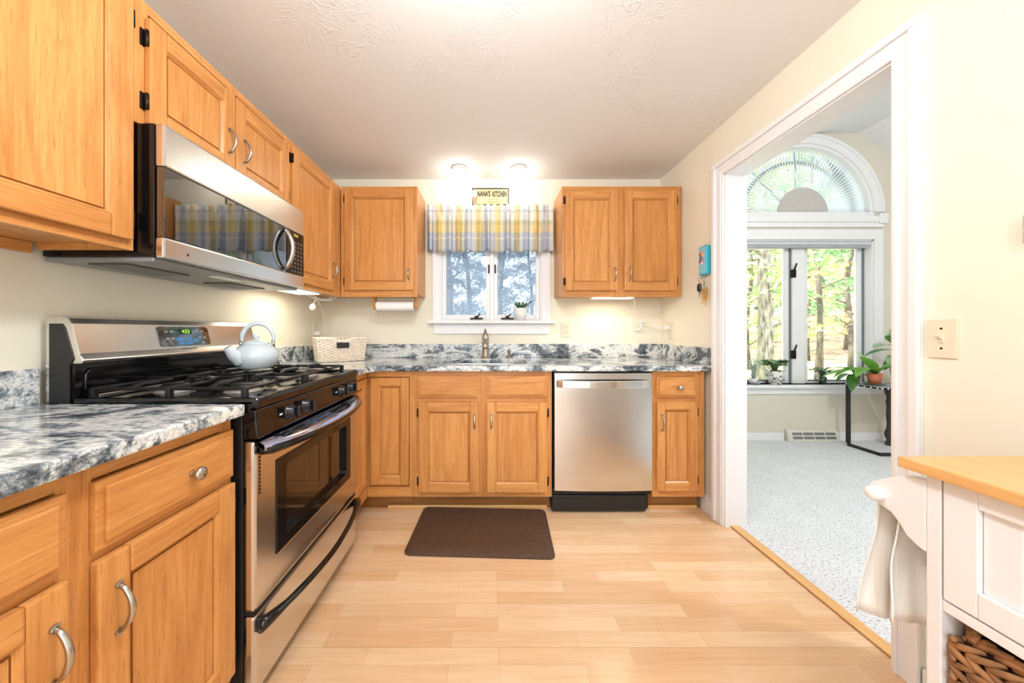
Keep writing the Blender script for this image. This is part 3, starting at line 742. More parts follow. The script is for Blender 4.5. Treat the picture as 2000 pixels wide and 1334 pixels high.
MB(f).box(.745, .851, .0003, .022, 1.345, 1.417, plain('grey_plastic', lin(190, 190, 186), .5), .004).build('case', t)
MB(f).box(.765, .831, .0215, .024, 1.375, 1.405, BLACKG, .001).build('display', t)

# ------------------------------------------------------------------ granite
CT0, CT1 = .880, .914
t = thing('countertop', 'grey veined granite countertop on the base cabinet before the range', 'countertop', (-1.03, .6, CT0))
MB().plate([(-WX, .19), (-.722, .19), (-.722, 1.003), (-WX, 1.003)], [], CT0, CT1, GRANITE, 'xy', .006).build('slab', t)
MB().box(-WX, -WX+.02, .19, 1.003, CT1, 1.018, GRANITE, .003).build('backsplash', t)
t = thing('countertop', 'long grey veined granite countertop round the sink, running into the corner', 'countertop', (0, 2.4, CT0))
SKX0, SKX1, SKY0, SKY1, SR = -.335, .245, 2.175, 2.585, .11
def rrect(x0, x1, y0, y1, r, n=6):
    out = []
    for cx, cy, a0 in ((x1-r, y1-r, 0), (x0+r, y1-r, PI/2), (x0+r, y0+r, PI), (x1-r, y0+r, 1.5*PI)):
        out += [(cx + r*math.cos(a0+PI/2*i/n), cy + r*math.sin(a0+PI/2*i/n)) for i in range(n+1)]
    return out
MB().plate([(-WX, 1.777), (-.725, 1.777), (-.725, 1.975), (-.715, 2.02), (-.68, 2.055), (-.635, 2.066), (WX, 2.066), (WX, WY), (-WX, WY)],
    [rrect(SKX0, SKX1, SKY0, SKY1, SR)], CT0, CT1, GRANITE, 'xy', .006).build('slab', t)
m = MB(); m.box(-WX+.02, WX-.02, WY-.02, WY, CT1, 1.022, GRANITE, .003); m.build('backsplash', t)
m = MB(); m.box(WX-.02, WX, 2.085, WY, CT1, 1.022, GRANITE, .003); m.build('backsplash', t)
m = MB(); m.box(-WX, -WX+.02, 1.777, WY, CT1, 1.022, GRANITE, .003); m.build('backsplash', t)
SINKS = steel('brushed_sink_steel', lin(196, 196, 198), .28, (.05, 1, 1))
t = thing('sink', 'undermount stainless steel sink basin under the window', 'sink', (-.045, 2.38, .70))
g = []
for k, z in ((0, CT0-.001), (.004, .84), (.012, .76), (.03, .715), (.07, .702), (.16, .698)):
    g.append([(x, y, z) for x, y in rrect(SKX0-.006+k, SKX1+.006-k, SKY0-.006+k, SKY1+.006-k, SR)])
m = MB(); tb = bmesh.new(); R = [[tb.verts.new(p) for p in row] for row in g]; nn = len(R[0])
for A, B in zip(R, R[1:]):
    for i in range(nn): tb.faces.new([A[i], A[(i+1) % nn], B[(i+1) % nn], B[i]])
tb.faces.new(R[-1]); m.take(tb, SINKS, True)
m.box(-.055, -.035, SKY0+.006, SKY1-.006, .70, .845, SINKS, .008)
m.build('basin', t)
for x in (-.19, .10): MB().lathe([(0, 0), (.028, .0), (.042, .004), (.045, .002)], (x, 2.38, .6985), (0, 0, 1), CHROME, 20).build('drain', t)

# faucet, soap dispenser
t = thing('faucet', 'satin nickel kitchen faucet with a lantern-shaped head behind the sink', 'faucet', (-.043, 2.635, CT1))
FCX, FCY = -.043, 2.635
FAUC = plain('brushed_nickel', lin(176, 164, 148), .28, metal=1.0)
MB().lathe([(0, 0), (.034, 0), (.034, .006), (.027, .012), (.025, .02), (.024, .09), (.026, .112), (.027, .12), (.020, .132), (.0, .134)], (FCX, FCY, CT1+.0005), (0, 0, 1), FAUC, 24).build('body', t)
MB().tube(curve_pts([(FCX, FCY, CT1+.10), (FCX, FCY-.03, CT1+.128), (FCX, FCY-.09, CT1+.135), (FCX, FCY-.15, CT1+.118), (FCX, FCY-.165, CT1+.085)], 6), [.018]*12+[.016]*6+[.019]*7, FAUC, 14).build('spout', t)
MB().lathe([(0, .132), (.023, .134), (.028, .142), (.029, .160), (.024, .176), (.015, .196), (.010, .204), (.011, .212), (.0, .214)], (FCX, FCY, CT1), (0, 0, 1), CHROME, 24).tube(
    [Vector((FCX, FCY, CT1+.205)), Vector((FCX, FCY-.02, CT1+.216)), Vector((FCX, FCY-.055, CT1+.222))], [.006, .006, .008], FAUC, 10).build('lever', t)
t = thing('soap_dispenser', 'small nickel soap dispenser beside the faucet', 'soap dispenser', (.14, 2.635, CT1))
MB().lathe([(0, 0), (.020, 0), (.020, .005), (.012, .010), (.010, .045), (0, .046)], (.14, 2.635, CT1+.0005), (0, 0, 1), FAUC, 18).build('body', t)
MB().lathe([(0, .044), (.014, .045), (.015, .062), (.010, .068), (0, .069)], (.14, 2.635, CT1), (0, 0, 1), CHROME, 18).tube([Vector((.14, 2.63, CT1+.058)), Vector((.14, 2.60, CT1+.060)), Vector((.14, 2.575, CT1+.050))], [.006, .005, .005], FAUC, 8).build('pump', t)

# ------------------------------------------------------------------ range
RY0, RY1 = 1.010, 1.770; RYC = 1.39
t = thing('gas_range', 'stainless and black gas range with oven between the two granite counters', 'range', (-1.02, RYC, 0))
MB().box(-1.318, -.735, RY0, RY1, .05, .884, BLACKM, .004).build('body', t)
for x in (-1.25, -.80):
    for y in (RY0+.06, RY1-.06): MB().cyl((x, y, 0), .018, .05, (0, 0, 1), BLACKM, 12).build('foot', t)
m = MB(); m.box(-1.24, -.712, RY0, RY1, .885, .917, BLACKG, .012, 3)
m.box(-1.24, -.700, RY0, RY0+.022, .905, .928, BLACKG, .007); m.box(-1.24, -.700, RY1-.022, RY1, .905, .928, BLACKG, .007)
m.box(-.752, -.692, RY0, RY1, .893, .929, BLACKG, .012, 3)
m.build('cooktop', t)
# front panel with knobs
KNOBB = plain('black_knob_plastic', lin(14, 14, 15), .28)
m = MB(); m.prism([(-.736, .893), (-.697, .893), (-.690, .806), (-.736, .806)], RY0, RY1, BLACKG, 'xz', .004); mp = m.build('control_panel', t)
for y in (1.172, 1.272, 1.575, 1.672):
    m = MB(); c = Vector((-.695, y, .850)); ax = Vector((1, 0, .08))
    m.lathe([(0, 0), (.027, 0), (.027, .004), (.021, .008), (.019, .024), (.016, .027), (0, .027)], c, ax, KNOBB, 24)
    m.box(-.669, -.655, y-.005, y+.005, .832, .872, KNOBB, .004)
    m.build('knob', t)
    MB().box(-.6945, -.6935, y-.052, y-.036, .843, .855, WHITEP).build('marking', mp)
# oven door
m = MB(); DX = -.700
m.plate([(RY0, .292), (RY1, .292), (RY1, .800), (RY0, .800)], [[(1.117, .405), (1.69, .405), (1.69, .700), (1.117, .700)]], -.734, DX, STEEL_Y, 'yz', .010)
od = m.build('oven_door', t)
m = MB(); m.plate([(1.112, .400), (1.695, .400), (1.695, .705), (1.112, .705)], [rrect(1.165, 1.650, .440, .672, .012, 3)], -.722, -.697, BLACKG, 'yz', .002); m.build('window_frame', od)
MB().box(-.722, -.716, 1.16, 1.655, .436, .676, OVENG).build('window_glass', od)
m = MB()
for k in range(14): m.box(DX-.002, DX+.0008, RY0+.018, RY0+.027, .635+.0108*k, .642+.0108*k, BLACKM)
m.build('vent_slots', od)
BLUE_SHEEN = steel('steel_ledge_blue_sheen', lin(196, 204, 236), .10, (1, .02, 1), .0)  # steel with the bluish reflection on the ledge put into its colour
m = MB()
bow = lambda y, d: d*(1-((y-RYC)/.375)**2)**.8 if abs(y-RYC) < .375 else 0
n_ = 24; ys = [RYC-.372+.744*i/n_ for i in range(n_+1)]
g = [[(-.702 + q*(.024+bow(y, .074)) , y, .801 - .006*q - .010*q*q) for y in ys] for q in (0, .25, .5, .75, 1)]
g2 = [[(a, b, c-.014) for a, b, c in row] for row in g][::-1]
m.sheet(g + g2 + [g[0]], BLUE_SHEEN); m.build('door_ledge', od)
m = MB()
for (a, b) in ((1.10, 1.24), (1.27, 1.38), (1.41, 1.52), (1.55, 1.66)):
    for q in (.36, .62):
        yy = [a + (b-a)*i/6 for i in range(7)]
        m.tube([Vector((-.702 + q*(.024+bow(y, .074)), y, .8012-.006*q-.010*q*q)) for y in yy], .0035, BLACKM, 6)
m.build('ledge_slots', od)
pts = [Vector((-.692, RY0+.012, .768))] + [Vector((-.688 + bow(y, .070), y, .768)) for y in ys[1:-1]] + [Vector((-.692, RY1-.012, .768))]
MB().tube(pts, [.012]+[.0165]*(len(pts)-2)+[.012], BLACKG, 12, flat=1.0).build('door_handle', od)
# drawer
m = MB(); m.box(-.734, DX, RY0, RY1, .045, .280, STEEL_Y, .010); dw = m.build('storage_drawer', t)
pts = []; rs = []
for i, y in enumerate(ys):
    e = abs(i - n_/2)/(n_/2)
    pts.append(Vector((-.694 + bow(y, .056), y, .246 - .010*(1-e)))); rs.append(.011 + .010*max(0, e-.75)*4)
MB().tube(pts, rs, BLACKG, 12).build('drawer_handle', dw)
m = MB(); m.box(-.735, -.703, RY0+.004, RY1-.004, .2805, .2915, BLACKM); m.build('gap_strip', t)
# backguard
m = MB(); m.box(-1.318, -1.243, RY0+.004, RY1-.004, .886, 1.045, BLACKG, .006)
m.tube([Vector((-1.241, y, z)) for y, z in [(a + RYC, b) for a, b in [(-.335, .935), (-.345, .950), (-.345, .995), (-.335, 1.010), (.335, 1.010), (.345, .995), (.345, .950), (.335, .935), (-.335, .935)]]], .004, BLACKG, 8)
m.box(-1.243, -1.228, RYC-.32, RYC+.33, .918, .930, STEEL_Y, .003)
m.build('rear_panel', t)
PP = [(-1.318, 1.030), (-1.210, 1.030), (-1.207, 1.040), (-1.220, 1.060), (-1.243, 1.150), (-1.252, 1.166), (-1.270, 1.174), (-1.318, 1.174)]
m = MB(); m.prism(PP, RY0, RY1, STEEL_Y, 'xz', .004); m.box(-1.318, -1.308, RY0, RY0+.004, .90, 1.03, STEEL_Y); bgd = m.build('backguard', t)
m = MB(); m.prism([(-1.305, .89), (-1.246, .89), (-1.246, 1.02), (-1.232, 1.045), (-1.258, 1.135), (-1.268, 1.150), (-1.305, 1.150)], RY0-.003, RY0+.003, BLACKM, 'xz', .002); m.build('end_cap', bgd)
nv = Vector((.09, 0, .023)).normalized(); up = Vector((-.023, 0, .09)).normalized()
fp = lambda u, w, z: Vector((-1.220, u, 1.060)) + nv*w + up*z            # on the sloping front: u = Y, z up the slope
m = MB(fp); m.prism(rrect(1.262, 1.488, .008, .086, .014, 4), -.002, .0025, MIRRORG, 'xz'); dp = m.build('display_panel', bgd)
m = MB(fp); m.box(1.352, 1.406, .002, .0032, .056, .077, plain('dark_lcd', lin(20, 40, 14), .3)); m.build('clock_display', dp)
m = MB(fp); m.text('4:53', 1.379, .066, .0034, .021, emit('lit_green_digits', (.35, 1, .08, 1), 1.6), .0006); m.build('clock_digits', dp)
BLUE_GLINT = plain('blue_panel_reflection', lin(70, 140, 205), .3)  # blue reflection on the display panel, put in as coloured pads
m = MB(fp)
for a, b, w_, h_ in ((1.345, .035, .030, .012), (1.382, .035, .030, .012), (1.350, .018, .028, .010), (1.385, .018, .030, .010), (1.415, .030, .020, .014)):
    m.box(a-w_/2, a+w_/2, .002, .0034, b-h_/2, b+h_/2, BLUE_GLINT, .001)
m.build('keypad', dp)  # these pads paint the blue reflection, no real keys
m = MB(fp)
for a, b in ((1.295, .066), (1.318, .066), (1.295, .038), (1.318, .038), (1.430, .066), (1.455, .066), (1.440, .040), (1.462, .040), (1.450, .018)):
    m.box(a-.007, a+.007, .002, .0034, b-.004, b+.004, plain('grey_key', lin(150, 152, 155), .4), .001)
m.build('button', dp)
m = MB(fp); m.text('KENMORE', 1.379, -.006, .0015, .0125, BLACKM, .001, sq=1.25); m.build('lettering', bgd)
# burners and grates
ALU = plain('burner_aluminium', lin(172, 168, 160), .45, metal=.6)
for bx in (-1.105, -.865):
    for by in (1.195, 1.585):
        b = MB().lathe([(0, 0), (.058, 0), (.056, .004), (.040, .008), (.036, .016), (0, .016)], (bx, by, .9172), (0, 0, 1), ALU, 28).build('burner', t)
        MB().lathe([(0, 0), (.038, 0), (.040, .004), (.034, .010), (0, .011)], (bx, by, .9335), (0, 0, 1), IRON, 28).build('burner_cap', b)
def bar(m, a, b, r=.0055): m.tube([Vector(a), Vector(b)], r, IRON, 6, smooth=False)
GZ = .962
for y0, y1 in ((RY0+.040, RYC-.008), (RYC+.008, RY1-.040)):
    m = MB(); xa, xb = -1.222, -.757; yc = (y0+y1)/2; xm = (xa+xb)/2
    for p, q in (((xa, y0), (xb, y0)), ((xa, y1), (xb, y1)), ((xa, y0), (xa, y1)), ((xb, y0), (xb, y1)), ((xm, y0), (xm, y1))): bar(m, (*p, GZ-.012), (*q, GZ-.012))
    for x in (xa, xm, xb):
        for y in (y0, y1):
            m.box(x-.008, x+.008, y-.008, y+.008, .9175, GZ-.008, IRON, .003)
    for bx in (-1.105, -.865):
        for dx, dy in ((1, 0), (-1, 0), (0, 1), (0, -1)):
            far = Vector((bx + dx*(.118), yc + dy*(y1-yc), GZ-.010)); near = Vector((bx + dx*.034, yc + dy*.034, GZ))
            mid = far.lerp(near, .25); mid.z = GZ
            m.tube([far, mid, near], [.0065, .0068, .0055], IRON, 6, smooth=False)
    m.build('grate', t, label='black cast iron grate')

# kettle
KX, KY, KZ = -1.005, 1.462, GZ+.0062
KET = plain('pale_blue_enamel', lin(206, 218, 224), .14, var=.01, coat=.4)
t = thing('kettle', 'pale blue enamel kettle standing on the range grate', 'kettle', (KX, KY, KZ))
MB().lathe([(0, 0), (.056, 0), (.064, .006), (.079, .028), (.085, .050), (.081, .073), (.066, .091), (.052, .099), (.049, .102), (0, .102)], (KX, KY, KZ), (0, 0, 1), KET, 40).build('body', t)
l = MB().lathe([(0, 0), (.050, 0), (.050, .004), (.036, .013), (.012, .018), (0, .018)], (KX, KY, KZ+.1015), (0, 0, 1), KET, 32).build('lid', t)
MB().lathe([(0, 0), (.007, 0), (.006, .006), (.013, .014), (.013, .021), (.006, .028), (0, .029)], (KX, KY, KZ+.1185), (0, 0, 1), KET, 20).build('knob', l)
sd = Vector((-.40, -.92, 0)).normalized(); P0 = Vector((KX, KY, KZ))
MB().tube(curve_pts([P0+sd*.060+Vector((0, 0, .042)), P0+sd*.086+Vector((0, 0, .062)), P0+sd*.100+Vector((0, 0, .078)), P0+sd*.111+Vector((0, 0, .092))], 6), [.034-.019*(i/18)**.8 for i in range(19)], KET, 16).build('spout', t)
hd = Vector((.93, .36, 0)).normalized(); hp = []
for i in range(25):
    a = PI*(1.06 - 1.12*i/24); hp.append(P0 + hd*(.058*math.cos(a)+.006) + Vector((0, 0, .125 + .066*math.sin(a))))
h = MB().tube(hp, [.008]*3+[.0115]*19+[.008]*3, KET, 12, flat=.8, flat_dir=(0, 0, 1)).build('handle', t)
for s_ in (-1, 1):
    b = P0 + hd*(.058*s_+.004)
    MB().tube([b+Vector((0, 0, .088)), b+Vector((0, 0, .122))], [.007, .006], CHROME, 10).build('handle_bracket', t)

# ------------------------------------------------------------------ microwave
MY0, MY1, MZ0, MZ1 = 1.018, 1.784, 1.350, 1.748
t = thing('microwave', 'stainless over-the-range microwave with dark mirror glass door', 'microwave', (-1.15, 1.4, MZ0))
m = MB(); m.box(-1.338, -1.004, MY0, MY1, MZ0, MZ1, BLACKG, .003); m.build('case', t)
f = left(-1.002)
m = MB(f); SB = .026
m.box(MY0, MY1, 0, SB, MZ1-.128, MZ1, STEEL_Y, .006); m.box(MY0, MY1, 0, SB, MZ0-.004, MZ0+.058, STEEL_Y, .006)
dr = m.build('door', t)
MB(f).box(MY0+.002, 1.632, .001, SB-.002, MZ0+.0575, MZ1-.1285, MIRRORG, .003).build('door_glass', dr)
hy = 1.612; pts = [Vector((hy, SB + .040*math.sin(PI*i/14)**.8, MZ0+.068 + (MZ1-MZ0-.205)*i/14)) for i in range(15)]
MB(f).tube(pts, [.008]+[.0105]*13+[.008], CHROME, 12).build('handle', dr, label='chrome arched door handle')
cp = MB(f).box(1.634, MY1-.002, .001, SB-.001, MZ0+.0575, MZ1-.1285, BLACKG, .003).build('control_panel', t)
m = MB(f)
for r in range(8):
    for c in range(4): m.box(1.668+.026*c, 1.682+.026*c, SB-.002, SB, 1.418+.0205*r, 1.428+.0205*r, plain('key_mark', lin(86, 88, 92), .4) if (r, c) == (0, 0) else bpy.data.materials['key_mark'])
m.build('keypad', cp)
m = MB(f); m.text('10:53', 1.708, 1.602, SB, .018, emit('lit_amber_digits', (1, .75, .15, 1), 1.0), .0006); m.build('clock_digits', cp)
MB(f).cyl((1.10, SB-.001, MZ0+.022), .004, .0015, (0, 1, 0), BLACKM, 12).build('badge', dr)
GREYM = plain('grey_painted_metal', lin(150, 154, 158), .4, metal=.4)
m = MB(); m.box(-1.335, -1.01, MY0+.004, MY1-.004, MZ0-.014, MZ0-.0005, GREYM, .003); ub = m.build('underside', t)
for y in (1.16, 1.58):
    m = MB(); m.box(-1.24, -1.12, y-.11, y+.11, MZ0-.018, MZ0-.0135, plain('filter_mesh', lin(96, 88, 78), .5, metal=.5), .001)
    for k in range(10): m.box(-1.24+.0122*k, -1.236+.0122*k, y-.108, y+.108, MZ0-.0195, MZ0-.0175, GREYM)
    m.build('grease_filter', ub)
MB().box(-1.075, -1.035, 1.30, 1.42, MZ0-.0165, MZ0-.0135, CERAM, .001).build('lamp_lens', ub)

# ------------------------------------------------------------------ dishwasher
t = thing('dishwasher', 'stainless steel dishwasher between the sink cabinet and the narrow cabinet', 'dishwasher', (.684, 2.4, 0))
MB().box(.388, .980, 2.13, 2.66, .02, .872, BLACKM).build('body', t)
nx = 24; fr = [(.389+.595*i/nx, .042 + .010*(1-abs(2*i/nx-1)**2.4)) for i in range(nx+1)]
m = MB(back(2.128)); m.prism([(.389, 0)] + fr + [(.984, 0)], .150, .868, STEEL_X, 'xy', 0, True); dd = m.build('door', t)
for p in dd.data.polygons: p.use_smooth = abs(p.normal.z) < .5
es = dd.modifiers.new('crisp_edges', 'EDGE_SPLIT'); es.split_angle = .5
m = MB(back(2.128)); m.box(.375, .960, -.03, .020, .012, .112, BLACKM, .008); m.box(.38, .982, -.01, .012, .113, .149, BLACKM, .002); m.build('toe_panel', t)
f = back(2.078); pts = []
n_ = 18; outer = [(.400+.570*i/n_, .004+.046*math.sin(PI*i/n_)**.55) for i in range(n_+1)]
STEEL_H = steel('polished_steel_handle', lin(236, 234, 231), .17, (.012, 1, 1), .01)
inner = [(x, max(.0005, w-.013)) for x, w in outer]
m = MB(f); m.prism(outer + inner[::-1], .782, .826, STEEL_H, 'xy', .003); m.build('handle', dd)
m = MB(f); m.box(.640, .738, -.001, .0012, .848, .862, BLACKG, .0005); m.build('control_slot', dd)

# ------------------------------------------------------------------ things on and round the counters
# white wicker basket
WICK = plain('whitewashed_wicker', lin(236, 222, 206), .8, var=.12, scale=60)
ba = math.radians(35); fb = turned(-1.075, 2.422, CT1+.0005, ba)
t = thing('wicker_basket', 'whitewashed wicker basket with a black label plate in the granite corner', 'basket', (-1.075, 2.422, CT1))
BW, BD, BH = .142, .098, .158
m = MB(fb); m.box(-BW+.006, BW-.006, -BD+.006, BD-.006, 0, .010, WICK, .002)
def wall_pt(s_, z):
    """perimeter parameter 0..4 -> point on the flared wall"""
    k = 1 + .10*z/BH; a = s_ % 4
    if a < 1: return Vector((-BW*k + 2*BW*k*a, -BD*k, z)), Vector((0, -1, 0))
    if a < 2: return Vector((BW*k, -BD*k + 2*BD*k*(a-1), z)), Vector((1, 0, 0))
    if a < 3: return Vector((BW*k - 2*BW*k*(a-2), BD*k, z)), Vector((0, 1, 0))
    return Vector((-BW*k, BD*k - 2*BD*k*(a-3), z)), Vector((-1, 0, 0))
rows = 17
for r in range(rows):
    z = .006 + (BH-.008)*r/(rows-1); pts = []
    for i in range(97):
        p, nn_ = wall_pt(4*i/96, z); dip = -.022*math.exp(-((p.x)/.05)**2)*max(0, (z/BH-.75)/.25) if nn_.y < 0 else 0
        pts.append(p + nn_*(.0032*(1 if (i//2 + r) % 2 else -1)) + Vector((0, 0, dip)))
    m.tube(pts, .0052, WICK, 6)
for i in range(48):
    a, _ = wall_pt(4*i/48, .004); b, _ = wall_pt(4*i/48, BH)
    m.tube([a, b], .0034, WICK, 5)
for rr in (BH, ):
    pts = []
    for i in range(97):
        p, nn_ = wall_pt(4*i/96, rr); dip = -.022*math.exp(-((p.x)/.05)**2) if nn_.y < 0 else 0
        pts.append(p + Vector((0, 0, dip+.003)))
    m.tube(pts, .0078, WICK, 8)
m.build('weave', t)
m = MB(fb); m.box(-.040, .040, -BD*1.09-.011, -BD*1.09-.005, .094, .132, BLACKM, .002); m.build('label_plate', t)

# paper towel holder and roll
PX0, PX1, PY, PZ = -.852, -.548, 2.50, 1.308
t = thing('paper_towel_holder', 'wooden paper towel holder with two rounded arms under the wall cabinet', 'paper towel holder', (-.70, PY, PZ))
OAKA = oak('oak_turned', 'z', .95)
MB().box(PX0-.018, PX1+.018, PY-.035, PY+.035, UZ0+.006, UZ0+.0195, OAKA, .003).build('base', t)
for x in (PX0, PX1):
    m = MB(); m.prism([(PY-.022, UZ0+.006), (PY+.022, UZ0+.006), (PY+.020, PZ-.004), (PY+.012, PZ-.022), (PY, PZ-.028), (PY-.012, PZ-.022), (PY-.020, PZ-.004)], x-.010, x+.010, OAKA, 'yz', .003); m.build('arm', t)
MB().cyl((PX0+.008, PY, PZ), .010, PX1-PX0-.016, (1, 0, 0), OAKA, 14).build('rod', t)
t = thing('paper_towel_roll', 'nearly used up white paper towel roll on the wooden holder', 'paper towel', (-.70, PY, PZ-.034))
PAPER = plain('white_paper', lin(246, 246, 246), .9, var=.01)
MB().lathe([(.0205, 0), (.035, .001), (.0355, .004), (.0355, .268), (.035, .271), (.0205, .272)], (-.836, PY, PZ), (1, 0, 0), PAPER, 32).build('sheets', t)
MB().lathe([(.0185, 0), (.020, 0), (.020, .274), (.0185, .274), (.0185, 0)], (-.837, PY, PZ), (1, 0, 0), plain('brown_card', lin(170, 140, 105), .9), 24).build('core', t)

# valance on its rod
PLD = N('yellow_and_blue_plaid_cotton')
uvn = PLD.node('ShaderNodeUVMap'); sp = PLD.node('ShaderNodeSeparateXYZ'); PLD.link(uvn.outputs[0], sp.inputs[0])
W_, YE, BL, OL, GW = lin(251, 248, 238), lin(244, 220, 142), lin(184, 195, 218), lin(206, 198, 136), lin(234, 237, 241)
fu = PLD.math('FRACT', PLD.math('MULTIPLY', sp.outputs['X'], 6.5)); fv = PLD.math('FRACT', PLD.math('MULTIPLY', sp.outputs['Y'], 1.0))
cu = PLD.ramp(fu, [(0, BL), (.10, GW), (.22, BL), (.30, W_), (.50, YE), (.64, OL), (.70, YE), (.80, W_), (.94, BL)], 'CONSTANT')
cv = PLD.ramp(fv, [(0, BL), (.26, GW), (.30, BL), (.40, YE), (.56, OL), (.66, W_), (.84, BL), (.88, W_)], 'CONSTANT')
mixc = PLD.mix(cu, cv, .40)
mixc = PLD.mix(mixc, PLD.mix(cu, cv, 1.0, 'MULTIPLY'), .12)
PLD.set(Base_Color=mixc, Roughness=.9)
tr = PLD.node('ShaderNodeBsdfTranslucent'); PLD.link(mixc, tr.inputs[0]); ms = PLD.node('ShaderNodeMixShader'); ms.inputs[0].default_value = .25
PLD.link(PLD.b.outputs[0], ms.inputs[1]); PLD.link(tr.outputs[0], ms.inputs[2]); PLD.link(ms.outputs[0], PLD.out.inputs[0]); PLD = PLD.m
t = thing('valance', 'gathered yellow and blue plaid valance over the sink window', 'curtain', (0, 2.63, 1.75))
VX0, VX1, VZ0, VZ1 = -.490, .478, 1.742, 2.098
rnd = random.Random(3); NU, NV = 260, 16
ph = [rnd.uniform(-.7, .7) for _ in range(40)]
def fold(u, k):
    q = u*13; i = int(q); fr = q-i
    a = (ph[i % 40]*(1-fr) + ph[(i+1) % 40]*fr)
    return math.sin(2*PI*q + a*1.6)*(.6+.4*math.sin(u*31))*k
g, uv = [], []
for j in range(NV+1):
    v = j/NV; z = VZ0 + (VZ1-VZ0)*v; row, ur = [], []
    near_rod = math.exp(-((v-.86)/.07)**2)
    amp = .010 + .026*(1-v) ; amp = amp*(1-near_rod) + .005*near_rod
    for i in range(NU+1):
        u = i/NU; x = VX0 + (VX1-VX0)*u
        y = 2.632 - fold(u, amp) - .006*math.sin(u*95+v*2)*(v > .8) 
        zz = z + (.007*math.sin(u*40+1) - .004)*(1-v)**3 + (.004*math.sin(u*120))*(v > .97)
        row.append((x + .008*math.sin(u*83)*(1-v)*.4, y, zz)); ur.append((u, v))
    g.append(row); uv.append(ur)
m = MB(); m.sheet(g, PLD, uv)
for sx_, u in ((VX0, 0.0), (VX1, 1.0)):                                        # returns to the wall
    gg = [[(sx_, 2.632+.068*q/3 , VZ0+(VZ1-VZ0)*j/NV) for q in range(4)] for j in range(NV+1)]
    m.sheet(gg, PLD, [[(u+.01*q, j/NV) for q in range(4)] for j in range(NV+1)])
cl = m.build('cloth', t, fix=False)
sol = cl.modifiers.new('thickness', 'SOLIDIFY'); sol.thickness = .0015
m = MB(); m.tube([Vector((VX0+.004, 2.642, 2.052)), Vector((VX1-.004, 2.642, 2.052))], .006, WHITEP, 10)
for x in (VX0+.006, VX1-.006): m.tube([Vector((x, 2.642, 2.052)), Vector((x, WY, 2.052))], .006, WHITEP, 8)
m.build('curtain_rod', t)

# framed sign above the valance
fs = back(WY)
t = thing('wall_sign', 'small framed cream kitchen sign with painted lettering above the valance', 'sign', (-.01, WY, 2.12))
SX0, SX1, SZ0, SZ1 = -.150, .142, 2.118, 2.254
MB(fs).box(SX0+.006, SX1-.006, .001, .010, SZ0+.006, SZ1-.006, plain('cream_board', lin(226, 208, 160), .6, var=.03), .001).build('board', t)
m = MB(fs); FR = plain('weathered_sign_frame', lin(84, 78, 62), .6)
m.box(SX0, SX1, .0005, .018, SZ1-.009, SZ1, FR, .002); m.box(SX0, SX1, .0005, .018, SZ0, SZ0+.007, FR, .002)
m.box(SX0, SX0+.007, .0005, .018, SZ0+.007, SZ1-.009, FR, .002); m.box(SX1-.008, SX1, .0005, .018, SZ0+.007, SZ1-.009, FR, .002); m.build('frame', t)
m = MB(fs); INK = plain('brown_ink', lin(48, 36, 22), .7)
m.text("NANA'S", -.058, 2.207, .0105, .058, INK, .0012, sq=.50, shear=.12, bold=.0022); m.build('lettering', t)
m = MB(fs); m.text('KITCHEN', .067, 2.205, .0105, .058, INK, .0012, sq=.47, shear=.12, bold=.0022); m.build('lettering', t)
m = MB(fs)
for z, a, b in ((2.163, -.02, .07), (2.143, -.03, .06)):
    for k in range(10): m.box(a+(b-a)*k/10, a+(b-a)*k/10+.006, .0095, .0108, z-.003, z+.003, plain('olive_ink', lin(150, 140, 84), .7) if k == 0 and z > 2.15 else bpy.data.materials['olive_ink'])
m.build('small_print', t)
m = MB(fs); PK, RD = plain('pink_ice_cream', lin(238, 176, 176), .6), plain('salmon_cone', lin(222, 140, 118), .7)
m.prism([(-.150, 2.185), (-.112, 2.185), (-.124, 2.128), (-.138, 2.128)], .018, .021, RD, 'xz')
m.prism([(-.131 + .024*math.cos(2*PI*i/18), 2.208 + .026*math.sin(2*PI*i/18)) for i in range(18)], .018, .022, PK, 'xz')
m.box(-.154, -.108, .018, .0225, 2.182, 2.192, CERAM, .002); m.build('ice_cream_cone', t)

# ------------------------------------------------------------------ plants kit
def leaf(m, base, d, L, W, mat, droop=.4, up=(0, 0, 1), n=5, cup=.15):
    """one leaf blade from base along d, bending down by droop"""
    d = Vector(d).normalized(); side = d.cross(Vector(up)); side = side.normalized() if side.length > 1e-4 else d.orthogonal().normalized()
    nrm = side.cross(d).normalized(); g = []; p = Vector(base); dd = d.copy(); step = L/n
    for i in range(n+1):
        s_ = i/n; w = W/2*max(.04, math.sin(PI*min(1, .06+s_*.94))**.8)
        nn_ = side.cross(dd).normalized()
        g.append([tuple(p - side*w + nn_*w*cup), tuple(p), tuple(p + side*w + nn_*w*cup)])
        p = p + dd*step; dd = (dd + Vector((0, 0, -1))*droop/n).normalized()
    m.sheet(g, mat)
def pot(t, x, y, z, r0, r1, h, mat, name='pot', wall=.006):
    o = MB().lathe([(0, 0), (r0, 0), (r1, h), (r1-wall, h), (r1-wall-.002, h-.02), (0, h-.02)], (x, y, z), (0, 0, 1), mat, 28).build(name, t)
    MB().lathe([(0, 0), (r1-wall-.004, 0), (r1-wall-.006, .003), (0, .004)], (x, y, z+h-.0195), (0, 0, 1), EARTH, 20).build('soil', t)
    return o
